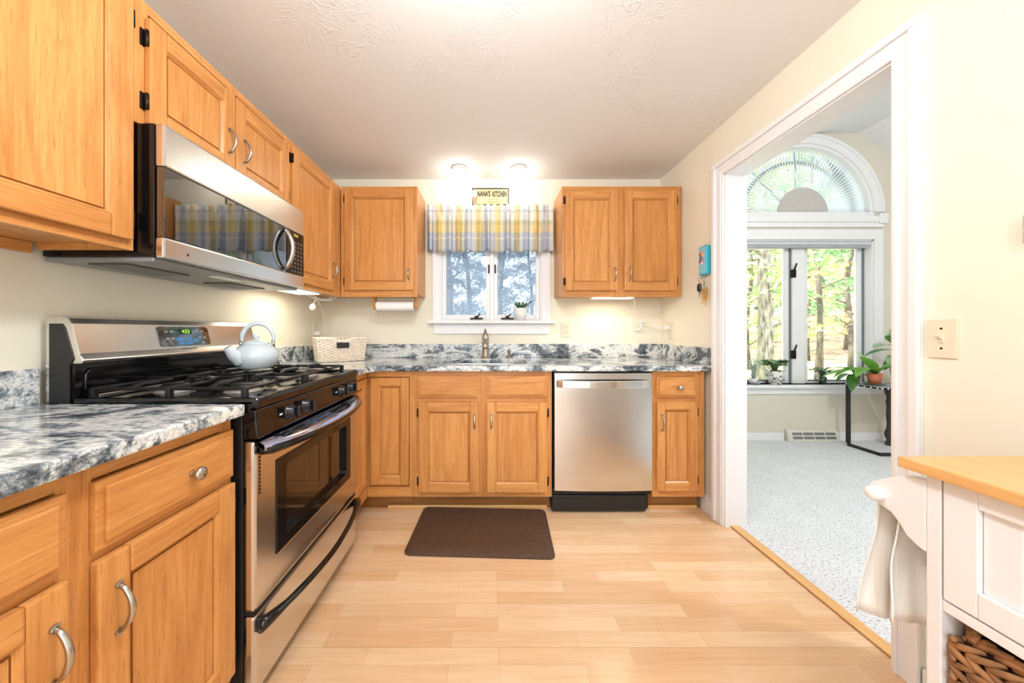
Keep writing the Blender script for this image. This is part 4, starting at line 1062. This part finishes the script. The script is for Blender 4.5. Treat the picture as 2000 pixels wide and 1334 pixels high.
# jade plant on the kitchen sill
t = thing('potted_plant', 'small jade plant in a white pot on the kitchen window sill', 'plant', (.232, 2.690, 1.205))
pot(t, .232, 2.690, 1.2055, .036, .056, .098, CERAM)
rnd = random.Random(5); m = MB(); s_ = MB()
for k in range(9):
    a = 2*PI*k/9 + .4; lean = .5 if k != 0 else 1.0; L = .07 if k else .105
    b = Vector((.232 + .012*math.cos(a), 2.690 + .012*math.sin(a), 1.287)); tip = b + Vector((lean*L*math.cos(a), .3*L*math.sin(a), L*.75))
    if k == 0: tip = b + Vector((.085, 0, .075))
    s_.tube([b, b.lerp(tip, .5) + Vector((0, 0, .008)), tip], [.004, .0035, .002], LEAF_D, 6)
    for q in range(7):
        c = b.lerp(tip, .3+.12*q); an = rnd.uniform(0, 2*PI)
        leaf(m, c, (math.cos(an), .7*math.sin(an), .5), .026, .017, LEAF_D, .2, n=3)
s_.build('stem', t); m.build('leaves', t, fix=False)

# key box with keys on the right wall
fk = right(WX)
t = thing('key_box', 'turquoise painted box hanging on the side wall beside the door casing', 'key box', (WX, 2.12, 1.47))
TQ = plain('turquoise_paint', lin(62, 186, 214), .35)
m = MB(fk); m.box(2.082, 2.160, .0005, .032, 1.474, 1.652, TQ, .008, 3); m.build('case', t)
MB(fk).box(2.088, 2.154, .0315, .0335, 1.482, 1.645, plain('pale_blue_face', lin(138, 206, 228), .4), .004).build('face', t)
m = MB(fk)
for i, (dy, dz, r, c) in enumerate(((0, .062, .015, (240, 160, 110)), (.016, .055, .010, (120, 96, 86)), (-.014, .048, .010, (250, 205, 180)), (.005, .030, .013, (90, 84, 100)), (-.012, .020, .014, (200, 150, 200)), (.013, .012, .012, (110, 80, 110)), (0, .002, .011, (238, 214, 230)))):
    m.cyl((2.124+dy, .033, 1.560+dz-.015), r, .0015+.0003*i, (0, 1, 0), plain('painted_flower_%s' % 'abcdefg'[i], lin(*c), .5), 14)
m.build('flower_painting', t)
m = MB(fk); m.cyl((2.121, .010, 1.652), .006, .008, (0, 0, 1), BRONZE, 12); m.build('nail', t)
m = MB(fk)
for u in (2.148, 2.105): m.tube([Vector((u, .014, 1.476)), Vector((u, .016, 1.462)), Vector((u, .028, 1.456)), Vector((u, .036, 1.466))], .0022, CHROME, 8)
m.build('hook', t)
BRASS = plain('brass_key', lin(226, 190, 112), .3, metal=.8)
def key(m, u, w, z, L, mat, tilt=0.0):
    m.cyl((u, w, z), .011, .0025, (0, 1, 0), mat, 16); m.box(u-.0035+tilt, u+.0035+tilt, w, w+.0022, z-.010-L, z-.008, mat)
    for k in range(3): m.box(u+.003+tilt, u+.006+tilt, w, w+.0022, z-.016-L*.3*k-.012, z-.012-L*.3*k-.012, mat)
def key_bunch(label, u, kind):
    t = thing('key_ring', label, 'keys', fk(u, .03, 1.40))
    rp = [Vector((u, .0325 + .0*i, 1.444)) + Vector((.012*math.cos(2*PI*i/16), .002*math.sin(4*PI*i/16), .0125*math.sin(2*PI*i/16))) for i in range(17)]
    MB(fk).tube(rp, .0015, CHROME, 6).build('ring', t)
    if kind:
        MB(fk).lathe([(0, 0), (.010, .002), (.014, .015), (.013, .040), (.008, .052), (0, .053)], (u+.006, .030, 1.372), (0, 0, 1), BLACKM, 16, sy=.6).build('fob', t)
        m = MB(fk); key(m, u-.006, .028, 1.415, .045, CHROME); m.build('key', t)
        m = MB(fk); m.box(u+.0035, u+.0085, .029, .031, 1.335, 1.374, CHROME); m.build('key', t)
    else:
        for k, (du, dz, w) in enumerate(((-.012, -.05, .022), (0, -.062, .026), (.010, -.055, .030), (.002, -.085, .034), (-.008, -.095, .020))):
            m = MB(fk); key(m, u+du, w, 1.430+dz, .040, BRASS, .002*k); m.build('key', t)
            MB(fk).tube([Vector((u, .0325, 1.432)), Vector((u+du, w, 1.434+dz))], .0012, CHROME, 5).build('link', t)
key_bunch('car keys with a black fob hanging under the turquoise box', 2.148, True)
key_bunch('bunch of brass keys hanging under the turquoise box', 2.105, False)

# ------------------------------------------------------------------ floor mat
MATB = N('brown_foam_mat'); v = MATB.coords(jitter=False)
MATB.set(Base_Color=MATB.ramp(MATB.noise(v, 60, 4), [(.3, lin(72, 52, 40)), (.7, lin(92, 68, 52))]), Roughness=.5)
ck = MATB.node('ShaderNodeTexChecker'); ck.inputs['Scale'].default_value = 130; MATB.link(v, ck.inputs['Vector'])
MATB.bump(MATB.math('ADD', MATB.noise(v, 220, 2), ck.outputs['Fac']), .35, .002); MATB = MATB.m
fm = turned(-.052, 1.925, .0004, math.radians(-2.4))
m = MB(fm); rings = []
tb = bmesh.new()
for k, z in ((0, 0), (0, .006), (.012, .013), (.030, .018), (.034, .0188)):
    rings.append([tb.verts.new((x, y, z)) for x, y in rrect(-.381+k, .381-k, -.232+k*1.6, .232-k, max(.012, .035-k))])
nn = len(rings[0])
for A, B in zip(rings, rings[1:]):
    for i in range(nn): tb.faces.new([A[i], A[(i+1) % nn], B[(i+1) % nn], B[i]])
tb.faces.new(rings[0]); tb.faces.new(rings[-1]); m.take(tb, MATB)
props(m.build('floor_mat'), 'dark brown cushioned mat on the floor before the sink', 'mat')

# ------------------------------------------------------------------ kitchen cart, towel, basket
CPAINT = plain('white_cart_paint', lin(240, 238, 240), .3, var=.01)
CX0, CX1, CY0, CY1 = .862, 1.322, .10, .676
t = thing('kitchen_cart', 'white kitchen cart with a butcher-block top against the side wall', 'cart', (1.09, .39, 0))
MB().box(.842, 1.340, .08, .708, .848, .870, MAPLE, .003).build('top', t)
for y0, y1 in ((CY1-.022, CY1), (CY0, CY0+.022)):
    m = MB(); 
    for a, b in ((CX0, CX0+.045), (CX1-.045, CX1)): m.box(a, b, y0, y1, .02, .8475, CPAINT, .002)
    m.box(CX0+.045, CX1-.045, y0+.003, y1-.003, .16, .8475, CPAINT, .001)
    m.build('side_panel', t)
m = MB(); m.box(CX0+.002, CX1, CY0+.0225, CY1-.0225, .594, .614, CPAINT, .002); m.build('shelf', t)
m = MB(); m.box(CX0+.002, CX1, CY0+.0225, CY1-.0225, .185, .205, CPAINT, .002); m.build('shelf', t)
MB().box(CX0+.02, CX1, CY0+.0225, CY1-.0225, .6145, .8475, CPAINT).build('drawer_box', t)
MB().box(CX1-.010, CX1, CY0+.0225, CY1-.0225, .2055, .5935, CPAINT).build('back_panel', t)
f = right(CX0+.019)
m = MB(f); u0, u1, z0, z1 = CY0+.025, CY1-.025, .618, .846
m.box(u1-.046, u1, .0, .019, z0, z1, CPAINT, .002); m.box(u0, u0+.046, 0, .019, z0, z1, CPAINT, .002)
m.box(u0+.046, u1-.046, 0, .019, z0, z0+.046, CPAINT, .002); m.box(u0+.046, u1-.046, 0, .019, z1-.034, z1, CPAINT, .002)
n_ = 9; wb = (u1-u0-.092)/n_
for k in range(n_): m.box(u0+.046+wb*k+.0008, u0+.046+wb*(k+1)-.0008, 0, .010, z0+.046, z1-.034, CPAINT, .0025)
m.build('panel_front', t)
for x in (CX0+.02, CX1-.02):
    for y in (CY0+.011, CY1-.011): MB().cyl((x, y, 0), .010, .0205, (0, 0, 1), BLACKM, 10).build('foot', t)
BR = [(CY1+.0003, .832), (CY1+.034, .829), (CY1+.078, .802), (CY1+.100, .786), (CY1+.104, .768), (CY1+.098, .752), (CY1+.082, .744), (CY1+.060, .738), (CY1+.044, .722), (CY1+.032, .704), (CY1+.014, .694), (CY1+.0003, .690)]
for x in (CX0, CX1-.020): MB().prism(BR, x, x+.020, CPAINT, 'yz', .002).build('towel_bracket', t)
RYY, RZZ = CY1+.084, .768
MB().lathe([(0, 0), (.010, .001), (.0145, .006), (.0145, CX1-CX0+.030), (.012, CX1-CX0+.036), (0, CX1-CX0+.037)], (CX0-.022, RYY, RZZ), (1, 0, 0), CPAINT, 20).build('towel_rail', t)
# towel
WAF = N('white_waffle_cotton'); v = WAF.coords(jitter=False)
ck = WAF.node('ShaderNodeTexChecker'); ck.inputs['Scale'].default_value = 170; WAF.link(v, ck.inputs['Vector'])
WAF.set(Base_Color=lin(250, 248, 246), Roughness=.95); WAF.bump(ck.outputs['Fac'], 1.0, .005); WAF = WAF.m
prof = []
for i in range(13): prof.append((RYY+.017+.004*math.sin(i*.6)-.02*(1-i/12)*0, .470 + (RZZ-.470)*i/12))
for i in range(1, 8): a = PI*i/8; prof.append((RYY+.017*math.cos(a), RZZ+.017*math.sin(a)))
for i in range(13): prof.append((RYY-.017-.004*math.sin(i*.7), RZZ - (RZZ-.500)*i/12))
g = []
for j, (y, z) in enumerate(prof):
    dn = max(0, (RZZ-z)/.29); row = []; sgn = 1 if y > RYY else -1
    for i in range(61):
        u = i/60; wav = .013*math.sin(u*2*PI*4.2+.6+.5*sgn)*dn**.7 + .006*math.sin(u*2*PI*9)*dn
        row.append((.888 + .36*u - .030*dn*(1-u), y + wav + .012*dn*sgn, z + .006*math.sin(u*7)*dn))
    g.append(row)
m = MB(); m.sheet(g, WAF); o = m.build('dish_towel', fix=False)
sol = o.modifiers.new('thickness', 'SOLIDIFY'); sol.thickness = .003; sol.offset = 1
props(o, 'white waffle towel draped over the rail of the cart', 'towel')
# hyacinth basket on the cart shelf
HY = plain('brown_water_hyacinth', lin(150, 104, 64), .7, var=.35, scale=25)
t = thing('wicker_basket', 'brown braided wicker basket on the shelf of the white cart', 'basket', (1.07, .37, .2055))
bx0, bx1, by0, by1, bz0, bz1 = .876, 1.29, .135, .646, .2065, .572
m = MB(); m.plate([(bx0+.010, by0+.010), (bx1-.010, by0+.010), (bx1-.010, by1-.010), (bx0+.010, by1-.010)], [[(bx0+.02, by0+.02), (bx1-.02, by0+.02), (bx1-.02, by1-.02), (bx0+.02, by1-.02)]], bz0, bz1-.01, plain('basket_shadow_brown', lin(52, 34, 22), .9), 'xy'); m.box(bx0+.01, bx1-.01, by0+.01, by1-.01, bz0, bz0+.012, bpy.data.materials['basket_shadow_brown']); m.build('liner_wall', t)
m = MB(); rnd = random.Random(11)
nr = 19; dz = (bz1-bz0-.03)/nr
for r in range(nr):
    z = bz0+.008 + dz*(r+.5); sg = 1 if r % 2 else -1
    L = .050; n1 = int((by1-by0)/.024); n2 = int((bx1-bx0)/.024)
    for face in range(3):
        cnt = n1 if face == 0 else n2
        for k in range(cnt):
            c = (k+.5)/cnt; j = rnd.uniform(-.004, .004)
            if face == 0: P, D, O = Vector((bx0+.006, by0+(by1-by0)*c, z)), Vector((0, 1, 0)), Vector((-1, 0, 0))
            else: P, D, O = Vector((bx0+(bx1-bx0)*c, by1-.006 if face == 1 else by0+.006, z)), Vector((1, 0, 0)), Vector((0, 1 if face == 1 else -1, 0))
            a = P - D*L*.5 + Vector((0, 0, -sg*dz*.62)) - O*.002; b = P + D*L*.5 + Vector((0, 0, sg*dz*.62)) - O*.002
            md = P + O*(.008+j) ; rr = dz*.37
            m.tube([a, a.lerp(md, .5)+O*.003, md, md.lerp(b, .5)+O*.003, b], [rr*.6, rr*.95, rr, rr*.95, rr*.6], HY, 6)
for k in range(2):
    zz = bz1-.012+.010*k; pts = []
    for i, (x, y) in enumerate(rrect(bx0+.008, bx1-.008, by0+.008, by1-.008, .02, 12)): pts.append(Vector((x, y, zz+.004*math.sin(i*2.1+k*3))))
    pts = pts + [pts[0]]; P2 = []
    for a, b in zip(pts, pts[1:]):
        q = max(1, int((b-a).length/.02)); P2 += [a.lerp(b, i/q) for i in range(q)]
    for i in range(0, len(P2)-2, 1):
        a, b = P2[i], P2[min(i+2, len(P2)-1)]; s2 = .006 if (i+k) % 2 else -.006
        m.tube([a + Vector((0, 0, -.007)), a.lerp(b, .5) + Vector((s2*.3, 0, .002)), b + Vector((0, 0, .007))], [.0040, .0062, .0040], HY, 6)
m.build('weave', t)

# ------------------------------------------------------------------ the carpeted room
fr_ = back(FY)
REG = plain('cream_register_metal', lin(222, 218, 208), .4)
t = thing('floor_register', 'cream metal heating register on the baseboard under the arched window', 'heating register', (3.255, FY, .003))
m = MB(fr_); m.prism([(.0005, .0035), (.055, .0035), (.055, .030), (.028, .118), (.0005, .118)], 3.0, 3.51, REG, 'yz', .003); m.build('housing', t)
m = MB(fr_); sl = lambda w: None
for r, (za, wa) in enumerate(((.046, .0505), (.083, .0392))):
    for k in range(4):
        y0 = 3.045 + .112*k; m.raw([(y0, wa+.0008+.006, za-.012+.0), (y0+.098, wa+.0068, za-.012), (y0+.098, wa-.0005, za+.011), (y0, wa-.0005, za+.011),
            (y0, wa-.004, za-.012), (y0+.098, wa-.004, za-.012), (y0+.098, wa-.006, za+.011), (y0, wa-.006, za+.011)],
            [(0, 1, 2, 3), (4, 5, 6, 7), (0, 1, 5, 4), (1, 2, 6, 5), (2, 3, 7, 6), (3, 0, 4, 7)], plain('register_slot_grey', lin(118, 120, 120), .6) if (r, k) == (0, 0) else bpy.data.materials['register_slot_grey'])
m.build('louvers', t)

# black-framed plant table
TBZ = .622
BLK = plain('black_square_tube', lin(28, 30, 32), .45)
t = thing('side_table', 'black-framed plant table with a black and white patterned top by the window', 'table', (3.60, 3.2, .003))
m = MB(); s_ = .013
for a, b in (((3.49, 3.335), (3.49, 3.06)), ((3.49-.013, 3.06), (3.76, 3.06))):
    m.box(min(a[0], b[0])-(s_ if a[0] == b[0] else 0), max(a[0], b[0])+(s_ if a[0] == b[0] else 0), min(a[1], b[1])-(s_ if a[1] == b[1] else 0), max(a[1], b[1])+(s_ if a[1] == b[1] else 0), .0035, .028, BLK, .002)
m.build('base', t)
MB().box(3.49-s_, 3.49+s_, 3.335-s_, 3.335+s_, .0285, TBZ-.022, BLK, .002).build('post', t)
CHK = N('black_and_white_diamonds'); v = CHK.coords((1, 1, 1), (0, 0, PI/4), jitter=False)
ck = CHK.node('ShaderNodeTexChecker'); ck.inputs['Scale'].default_value = 26; ck.inputs[1].default_value = lin(24, 26, 28); ck.inputs[2].default_value = lin(226, 228, 228)
CHK.link(v, ck.inputs['Vector']); CHK.set(Base_Color=ck.outputs[0], Roughness=.5); CHK = CHK.m
MB().box(3.470, 3.765, 3.045, 3.352, TBZ-.022, TBZ, CHK, .003).build('top', t)

WAL = plain('dark_carved_wood', lin(58, 46, 40), .5, var=.2)
PINK = oak('rosy_wood_top', 'x', .85, .9)
t = thing('plant_stand', 'dark carved wooden plant stand with a rosy top beside the window', 'plant stand', (4.0, 3.26, .003))
MB().box(3.80, 4.20, 3.10, 3.42, .585, .606, PINK, .004).build('top', t)
def carved(x, y):
    return MB().lathe([(0, 0), (.030, 0), (.030, .02), (.020, .05), (.034, .09), (.036, .12), (.022, .16), (.018, .22), (.024, .30), (.020, .38), (.026, .42), (.018, .47), (.034, .52), (.036, .55), (.026, .581), (0, .581)], (x, y, .0035), (0, 0, 1), WAL, 20)
for x, y in ((3.905, 3.345), (4.13, 3.345), (4.13, 3.17), (3.905, 3.345)): 
    if (x, y) == (3.905, 3.345) and any(c.name.startswith('leg') for c in t.children if abs(c.bound_box[0][0]+4.0-3.87) < .02): continue
    carved(x, y).build('leg', t)
MB().box(3.93, 4.105, 3.335, 3.355, .05, .085, WAL, .004).build('stretcher', t)
# plants on the table and the stand
PATT = N('white_pot_with_grey_pattern'); v = PATT.coords()
PATT.set(Base_Color=PATT.ramp(PATT.noise(v, 26, 3, 1.0), [(.42, lin(118, 112, 108)), (.50, lin(236, 234, 230))]), Roughness=.4); PATT = PATT.m
SZ = FWN[2]
def bushy(t, x, y, z, n, L, W, mat, spread, rise, seed, droop=.6):
    rnd = random.Random(seed); m = MB(); s_ = MB()
    for k in range(n):
        a = rnd.uniform(0, 2*PI); q = rnd.uniform(.25, 1); b = Vector((x, y, z)); tip = b + Vector((spread*q*math.cos(a), min(.75, 1)*spread*q*math.sin(a)*.7, rise*rnd.uniform(.5, 1.0)))
        s_.tube([b + Vector((.01*math.cos(a), .01*math.sin(a), 0)), b.lerp(tip, .6) + Vector((0, 0, .02*rise/.1)), tip], [.0025, .002, .0015], mat, 5)
        leaf(m, tip, (math.cos(a), .7*math.sin(a), .25), L*rnd.uniform(.8, 1.2), W*rnd.uniform(.8, 1.2), mat, droop, n=4)
    s_.build('stem', t); m.build('leaves', t, fix=False)
t = thing('potted_plant', 'bushy green plant in a patterned white pot on the far window sill', 'plant', (2.92, 3.52, SZ))
pot(t, 2.92, 3.515, SZ+.0005, .060, .088, .140, PATT); bushy(t, 2.92, 3.515, SZ+.125, 90, .070, .054, LEAF_V, .085, .12, 4, .9)
t = thing('potted_plant', 'pale airy plant on a grey saucer beside the door casing on the far sill', 'plant', (2.700, 3.52, SZ))
MB().lathe([(0, 0), (.045, 0), (.062, .016), (.058, .016), (.042, .006), (0, .006)], (2.70, 3.515, SZ+.0005), (0, 0, 1), plain('grey_saucer', lin(120, 126, 132), .3), 24).build('saucer', t)
MB().lathe([(0, 0), (.030, 0), (.040, .055), (.036, .055), (.030, .03), (0, .03)], (2.70, 3.515, SZ+.0075), (0, 0, 1), CERAM, 22).build('pot', t)
bushy(t, 2.70, 3.515, SZ+.045, 46, .070, .030, leaf_mat('pale_silver_leaf', lin(176, 204, 188), lin(226, 236, 228)), .055, .20, 9)
t = thing('potted_plant', 'small grey-green plant in a dark glass pot on the far sill beside the table', 'plant', (3.415, 3.52, SZ))
pot(t, 3.415, 3.515, SZ+.0005, .026, .034, .075, plain('dark_green_glass', lin(52, 72, 66), .15)); bushy(t, 3.415, 3.515, SZ+.065, 34, .050, .044, leaf_mat('grey_green_leaf', lin(60, 84, 74), lin(120, 150, 134)), .075, .10, 12)
t = thing('potted_plant', 'long strap-leaved plant in a terracotta pot on the patterned table', 'plant', (3.64, 3.20, TBZ))
pot(t, 3.56, 3.17, TBZ+.0125, .040, .054, .095, TERRA)
MB().lathe([(0, 0), (.06, 0), (.078, .012), (.074, .012), (.056, .004), (0, .004)], (3.56, 3.17, TBZ+.0005), (0, 0, 1), plain('grey_green_saucer', lin(96, 110, 100), .4), 24).build('saucer', t)
m = MB()
for d, L, W, dr in (((-1, .25, .30), .40, .075, .9), ((-.95, .1, .55), .36, .07, 1.5), ((-.85, -.25, .75), .30, .075, 1.9), ((-.3, .2, .95), .26, .07, 1.2), ((-.55, -.1, .9), .24, .07, 1.0), ((.5, -.3, .8), .22, .06, 1.0), ((.1, -.5, .7), .18, .06, 1.2), ((-.9, .35, .35), .30, .06, .5)):
    leaf(m, (3.60, 3.19, TBZ+.10), d, L*1.1, W*1.45, LEAF_L, dr, n=8)
m.build('leaves', t, fix=False)
t = thing('potted_plant', 'trailing plant in a small clay pot at the edge of the patterned table', 'plant', (3.535, 3.14, TBZ))
pot(t, 3.515, 3.295, TBZ+.0005, .030, .040, .070, plain('pale_clay', lin(206, 150, 122), .8))
m = MB()
for d, L, W, dr in (((-.7, -.5, .35), .26, .07, 3.0), ((-.9, .1, .5), .20, .06, 2.2), ((.2, -.8, .5), .14, .05, 1.6), ((-.1, .3, 1), .12, .05, .5), ((.6, .2, .8), .12, .05, .8)):
    leaf(m, (3.515, 3.295, TBZ+.065), d, L, W*1.2, LEAF_D, dr, n=8)
m.build('leaves', t, fix=False)
t = thing('potted_plant', 'tall broad-leaved plant in a dark brown pot on the carved stand', 'plant', (3.885, 3.23, .606))
pot(t, 3.885, 3.23, .6065, .058, .080, .205, plain('dark_brown_pot', lin(70, 56, 50), .35))
m = MB(); s_ = MB(); s_.tube(curve_pts([(3.885, 3.23, .79), (3.85, 3.22, .88), (3.80, 3.20, 1.0)]), .007, LEAF_D, 8)
for i, (d, L, W, z, dr) in enumerate((((-1, -.2, .25), .24, .075, .98, .7), ((-.9, .3, .1), .22, .07, .94, .9), ((-.7, -.5, .6), .20, .07, 1.0, .6), ((-.2, -.3, 1), .16, .07, 1.0, .3), ((.3, .1, 1), .18, .07, 1.0, .4), ((.7, -.3, .5), .2, .07, .98, .8), ((-.85, -.4, -.1), .20, .07, .90, 1.0), ((-.5, -.7, .1), .18, .07, .90, 1.0), ((-.9, -.1, -.1), .18, .065, .86, 1.2))):
    b = Vector((3.885-.085*(z-.79)/.21, 3.215, z)); leaf(m, b, d, L*1.15, W*1.5, LEAF_D if i % 3 else LEAF_V, dr, n=6)
s_.build('stem', t); m.build('leaves', t, fix=False)

# ------------------------------------------------------------------ outdoors
GRASS = N('sunlit_lawn'); v = GRASS.coords(jitter=False)
GRASS.set(Base_Color=GRASS.ramp(GRASS.noise(v, 1.2, 5), [(.3, lin(190, 196, 130)), (.7, lin(226, 222, 172))]), Roughness=.9); GRASS = GRASS.m
LITTER = N('brown_leaf_litter'); v = LITTER.coords(jitter=False)
LITTER.set(Base_Color=LITTER.ramp(LITTER.noise(v, 2.5, 6), [(.3, lin(140, 106, 76)), (.6, lin(206, 170, 132)), (.75, lin(168, 172, 110))]), Roughness=.95); LITTER = LITTER.m
GZ0 = -.55
o = MB().box(-40, 60, 3.7, 80, GZ0-.2, GZ0, GRASS).build('ground'); props(o, 'pale sunlit lawn outside the windows', 'lawn', None, 'structure')
g = []
for j in range(9):
    y = 19 + 4*j; g.append([(x, y + 1.2*math.sin(x*.35), GZ0 + .02 + (0 if j == 0 else .55*j**.8) + .25*math.sin(x*.5+j) * (j > 0)) for x in range(-40, 61, 4)])
m = MB(); m.sheet(g, LITTER); o = m.build('ground', fix=False); props(o, 'brown leaf-covered bank rising behind the lawn', 'bank', None, 'structure')
def bark_mat(name, a, b):
    n = N(name); v = n.coords((1, 1, .22)); h = n.noise(v, 16, 5, .5)
    n.set(Base_Color=n.ramp(h, [(.35, a), (.65, b)]), Roughness=.95); n.bump(h, .8, .03); return n.m
BARK = bark_mat('grey_brown_bark', lin(112, 98, 86), lin(186, 174, 160)); BARKD = bark_mat('dark_bark', lin(78, 66, 58), lin(136, 120, 106))
def tleaf(name, a, b, c):
    n = N(name); v = n.coords(); g_ = n.node('ShaderNodeNewGeometry')
    col = n.ramp(g_.outputs['Random Per Island'], [(0, a), (.5, b), (1, c)])
    n.set(Base_Color=col, Roughness=.6); tr = n.node('ShaderNodeBsdfTranslucent'); n.link(col, tr.inputs[0])
    ms = n.node('ShaderNodeMixShader'); ms.inputs[0].default_value = .45
    n.link(n.b.outputs[0], ms.inputs[1]); n.link(tr.outputs[0], ms.inputs[2]); n.link(ms.outputs[0], n.out.inputs[0]); return n.m
T_YG = tleaf('yellow_green_tree_leaf', lin(150, 188, 104), lin(206, 222, 146), lin(240, 236, 190))
T_PINE = tleaf('pine_needle', lin(108, 150, 102), lin(150, 188, 132), lin(196, 218, 166))
T_GREY = tleaf('grey_green_needle', lin(96, 112, 124), lin(134, 150, 162), lin(178, 192, 204))
T_TAN = tleaf('tan_autumn_leaf', lin(210, 176, 132), lin(234, 210, 172), lin(226, 220, 164))
def tree_parts(seed, H, r, lo, spread, nclump, nleaf, lsize, lmat, bmat, crook=.25):
    rnd = random.Random(seed)
    pts = [Vector((crook*math.sin(i*.9+seed)*i/10, crook*.6*math.cos(i*.7+seed)*i/10, H*i/10)) for i in range(11)]
    tm = MB(); tm.tube(pts, [r*(1-.085*i)*(1.35 if i == 0 else 1) for i in range(11)], bmat, 12)
    cm = MB(); ki = cm.mi(lmat)
    for k in range(nclump):
        h = lo + (H-lo)*(k+.5)/nclump; base = pts[min(10, int(h/H*10))]; a = k*2.4 + rnd.uniform(-.4, .4); R = spread*(1.05-.6*(h-lo)/(H-lo))*rnd.uniform(.6, 1.1)
        tip = Vector((base.x+R*math.cos(a), base.y+R*math.sin(a), h + rnd.uniform(-.1, .5)))
        tm.tube([Vector((base.x, base.y, h-.2)), base.lerp(tip, .5)*1.0 + Vector((0, 0, 0)) if False else Vector(((base.x+tip.x)/2, (base.y+tip.y)/2, h+.15)), tip], [r*.28, r*.16, .012], bmat, 6)
        for q in range(nleaf):
            s_ = rnd.uniform(.25, 1.05); c = Vector((base.x, base.y, h)).lerp(tip, s_) + Vector((rnd.gauss(0, .30), rnd.gauss(0, .30), rnd.gauss(0, .20)))*spread*.42
            d = Vector((rnd.uniform(-1, 1), rnd.uniform(-1, 1), rnd.uniform(-.6, .4))).normalized(); e = d.orthogonal().normalized(); e.rotate(Quaternion(d, rnd.uniform(0, 6.28)))
            L = lsize*rnd.uniform(.6, 1.3); W = L*.42
            vs = [cm.bm.verts.new(p) for p in (c, c+d*L*.5+e*W*.5, c+d*L, c+d*L*.5-e*W*.5)]
            fc = cm.bm.faces.new(vs); fc.material_index = ki
    return tm, cm
PROTO = {}
def tree(kind, spec, x, y, label, s=1.0, rz=0.0, group='trees outside the windows', z=GZ0):
    if kind not in PROTO:
        tm, cm = tree_parts(*spec); t = thing('tree', label, 'tree', (0, 0, 0), group)
        a = tm.build('trunk', t); b = cm.build('foliage', t, fix=False); PROTO[kind] = (t, a, b); o = t
    else:
        t, a, b = PROTO[kind]; o = t.copy(); COL.objects.link(o)
        for ch in (a, b): c = ch.copy(); COL.objects.link(c); c.parent = o
        o['label'] = label
    o.location = (x, y, z); o.scale = (s, s, s); o.rotation_euler = (0, 0, rz); return o
BIG = (2, 13, .19, 1.6, 1.9, 22, 120, .22, T_YG, BARK, .2)
PIN = (3, 12, .09, 2.2, 1.5, 24, 130, .20, T_PINE, BARKD, .5)
YG = (4, 9, .10, 1.0, 1.45, 22, 120, .20, T_YG, BARKD, .5)
TAN = (5, 8, .09, .9, 1.4, 20, 120, .20, T_TAN, BARKD, .5)
GRY = (6, 11, .10, .6, 1.05, 30, 230, .12, T_GREY, BARKD, .4)
tree('big', BIG, 7.55, 9.4, 'thick pale-barked tree nearest the carpeted room window, in its sash by the door casing')
tree('pine', PIN, 10.75, 11.2, 'slim crooked pine on the lawn, in the middle of the sash by the plant table', 1.0, 1.0)
far = [('yg', YG, 11.0, 14.6), ('tan', TAN, 15.9, 15.0), ('pine', PIN, 13.6, 18.6), ('yg', YG, 17.4, 18.8), ('tan', TAN, 15.6, 22.2), ('yg', YG, 19.6, 22.6), ('pine', PIN, 23.3, 22.4),
       ('yg', YG, 17.6, 26.4), ('pine', PIN, 21.6, 26.2), ('tan', TAN, 25.6, 26.6), ('pine', PIN, 20.0, 30.4), ('yg', YG, 24.2, 30.6), ('tan', TAN, 28.2, 30.4), ('yg', YG, 32.2, 31.0), ('yg', YG, 23.0, 34.8), ('pine', PIN, 27.4, 35.0), ('yg', YG, 31.8, 35.2)]
for i, (k, sp_, x, y) in enumerate(far):
    kind = {'yg': 'yellow-green leafy tree', 'pine': 'green pine', 'tan': 'tan autumn tree'}[k]
    tree(k, sp_, x, y, kind + ' in the woods behind the lawn', 1.0 + .15*((i*7) % 4), i*1.3, {'yg': 'yellow-green trees behind the lawn', 'pine': 'green pines behind the lawn', 'tan': 'tan trees behind the lawn'}[k], GZ0 + max(0, (y-21)*.13))
for i, (x, y) in enumerate(((-1.0, 7.8), (1.6, 8.4), (-2.2, 10.6), (.35, 10.4), (2.9, 11.4), (-.9, 13.2), (1.6, 13.8), (-3.3, 14.0), (.3, 16.4), (-2.2, 17.2), (2.9, 17.0))):
    tree('gry', GRY, x, y, 'grey-green conifer in the shade outside the sink window', .85+.1*(i % 3), i*1.1, 'conifers outside the sink window')
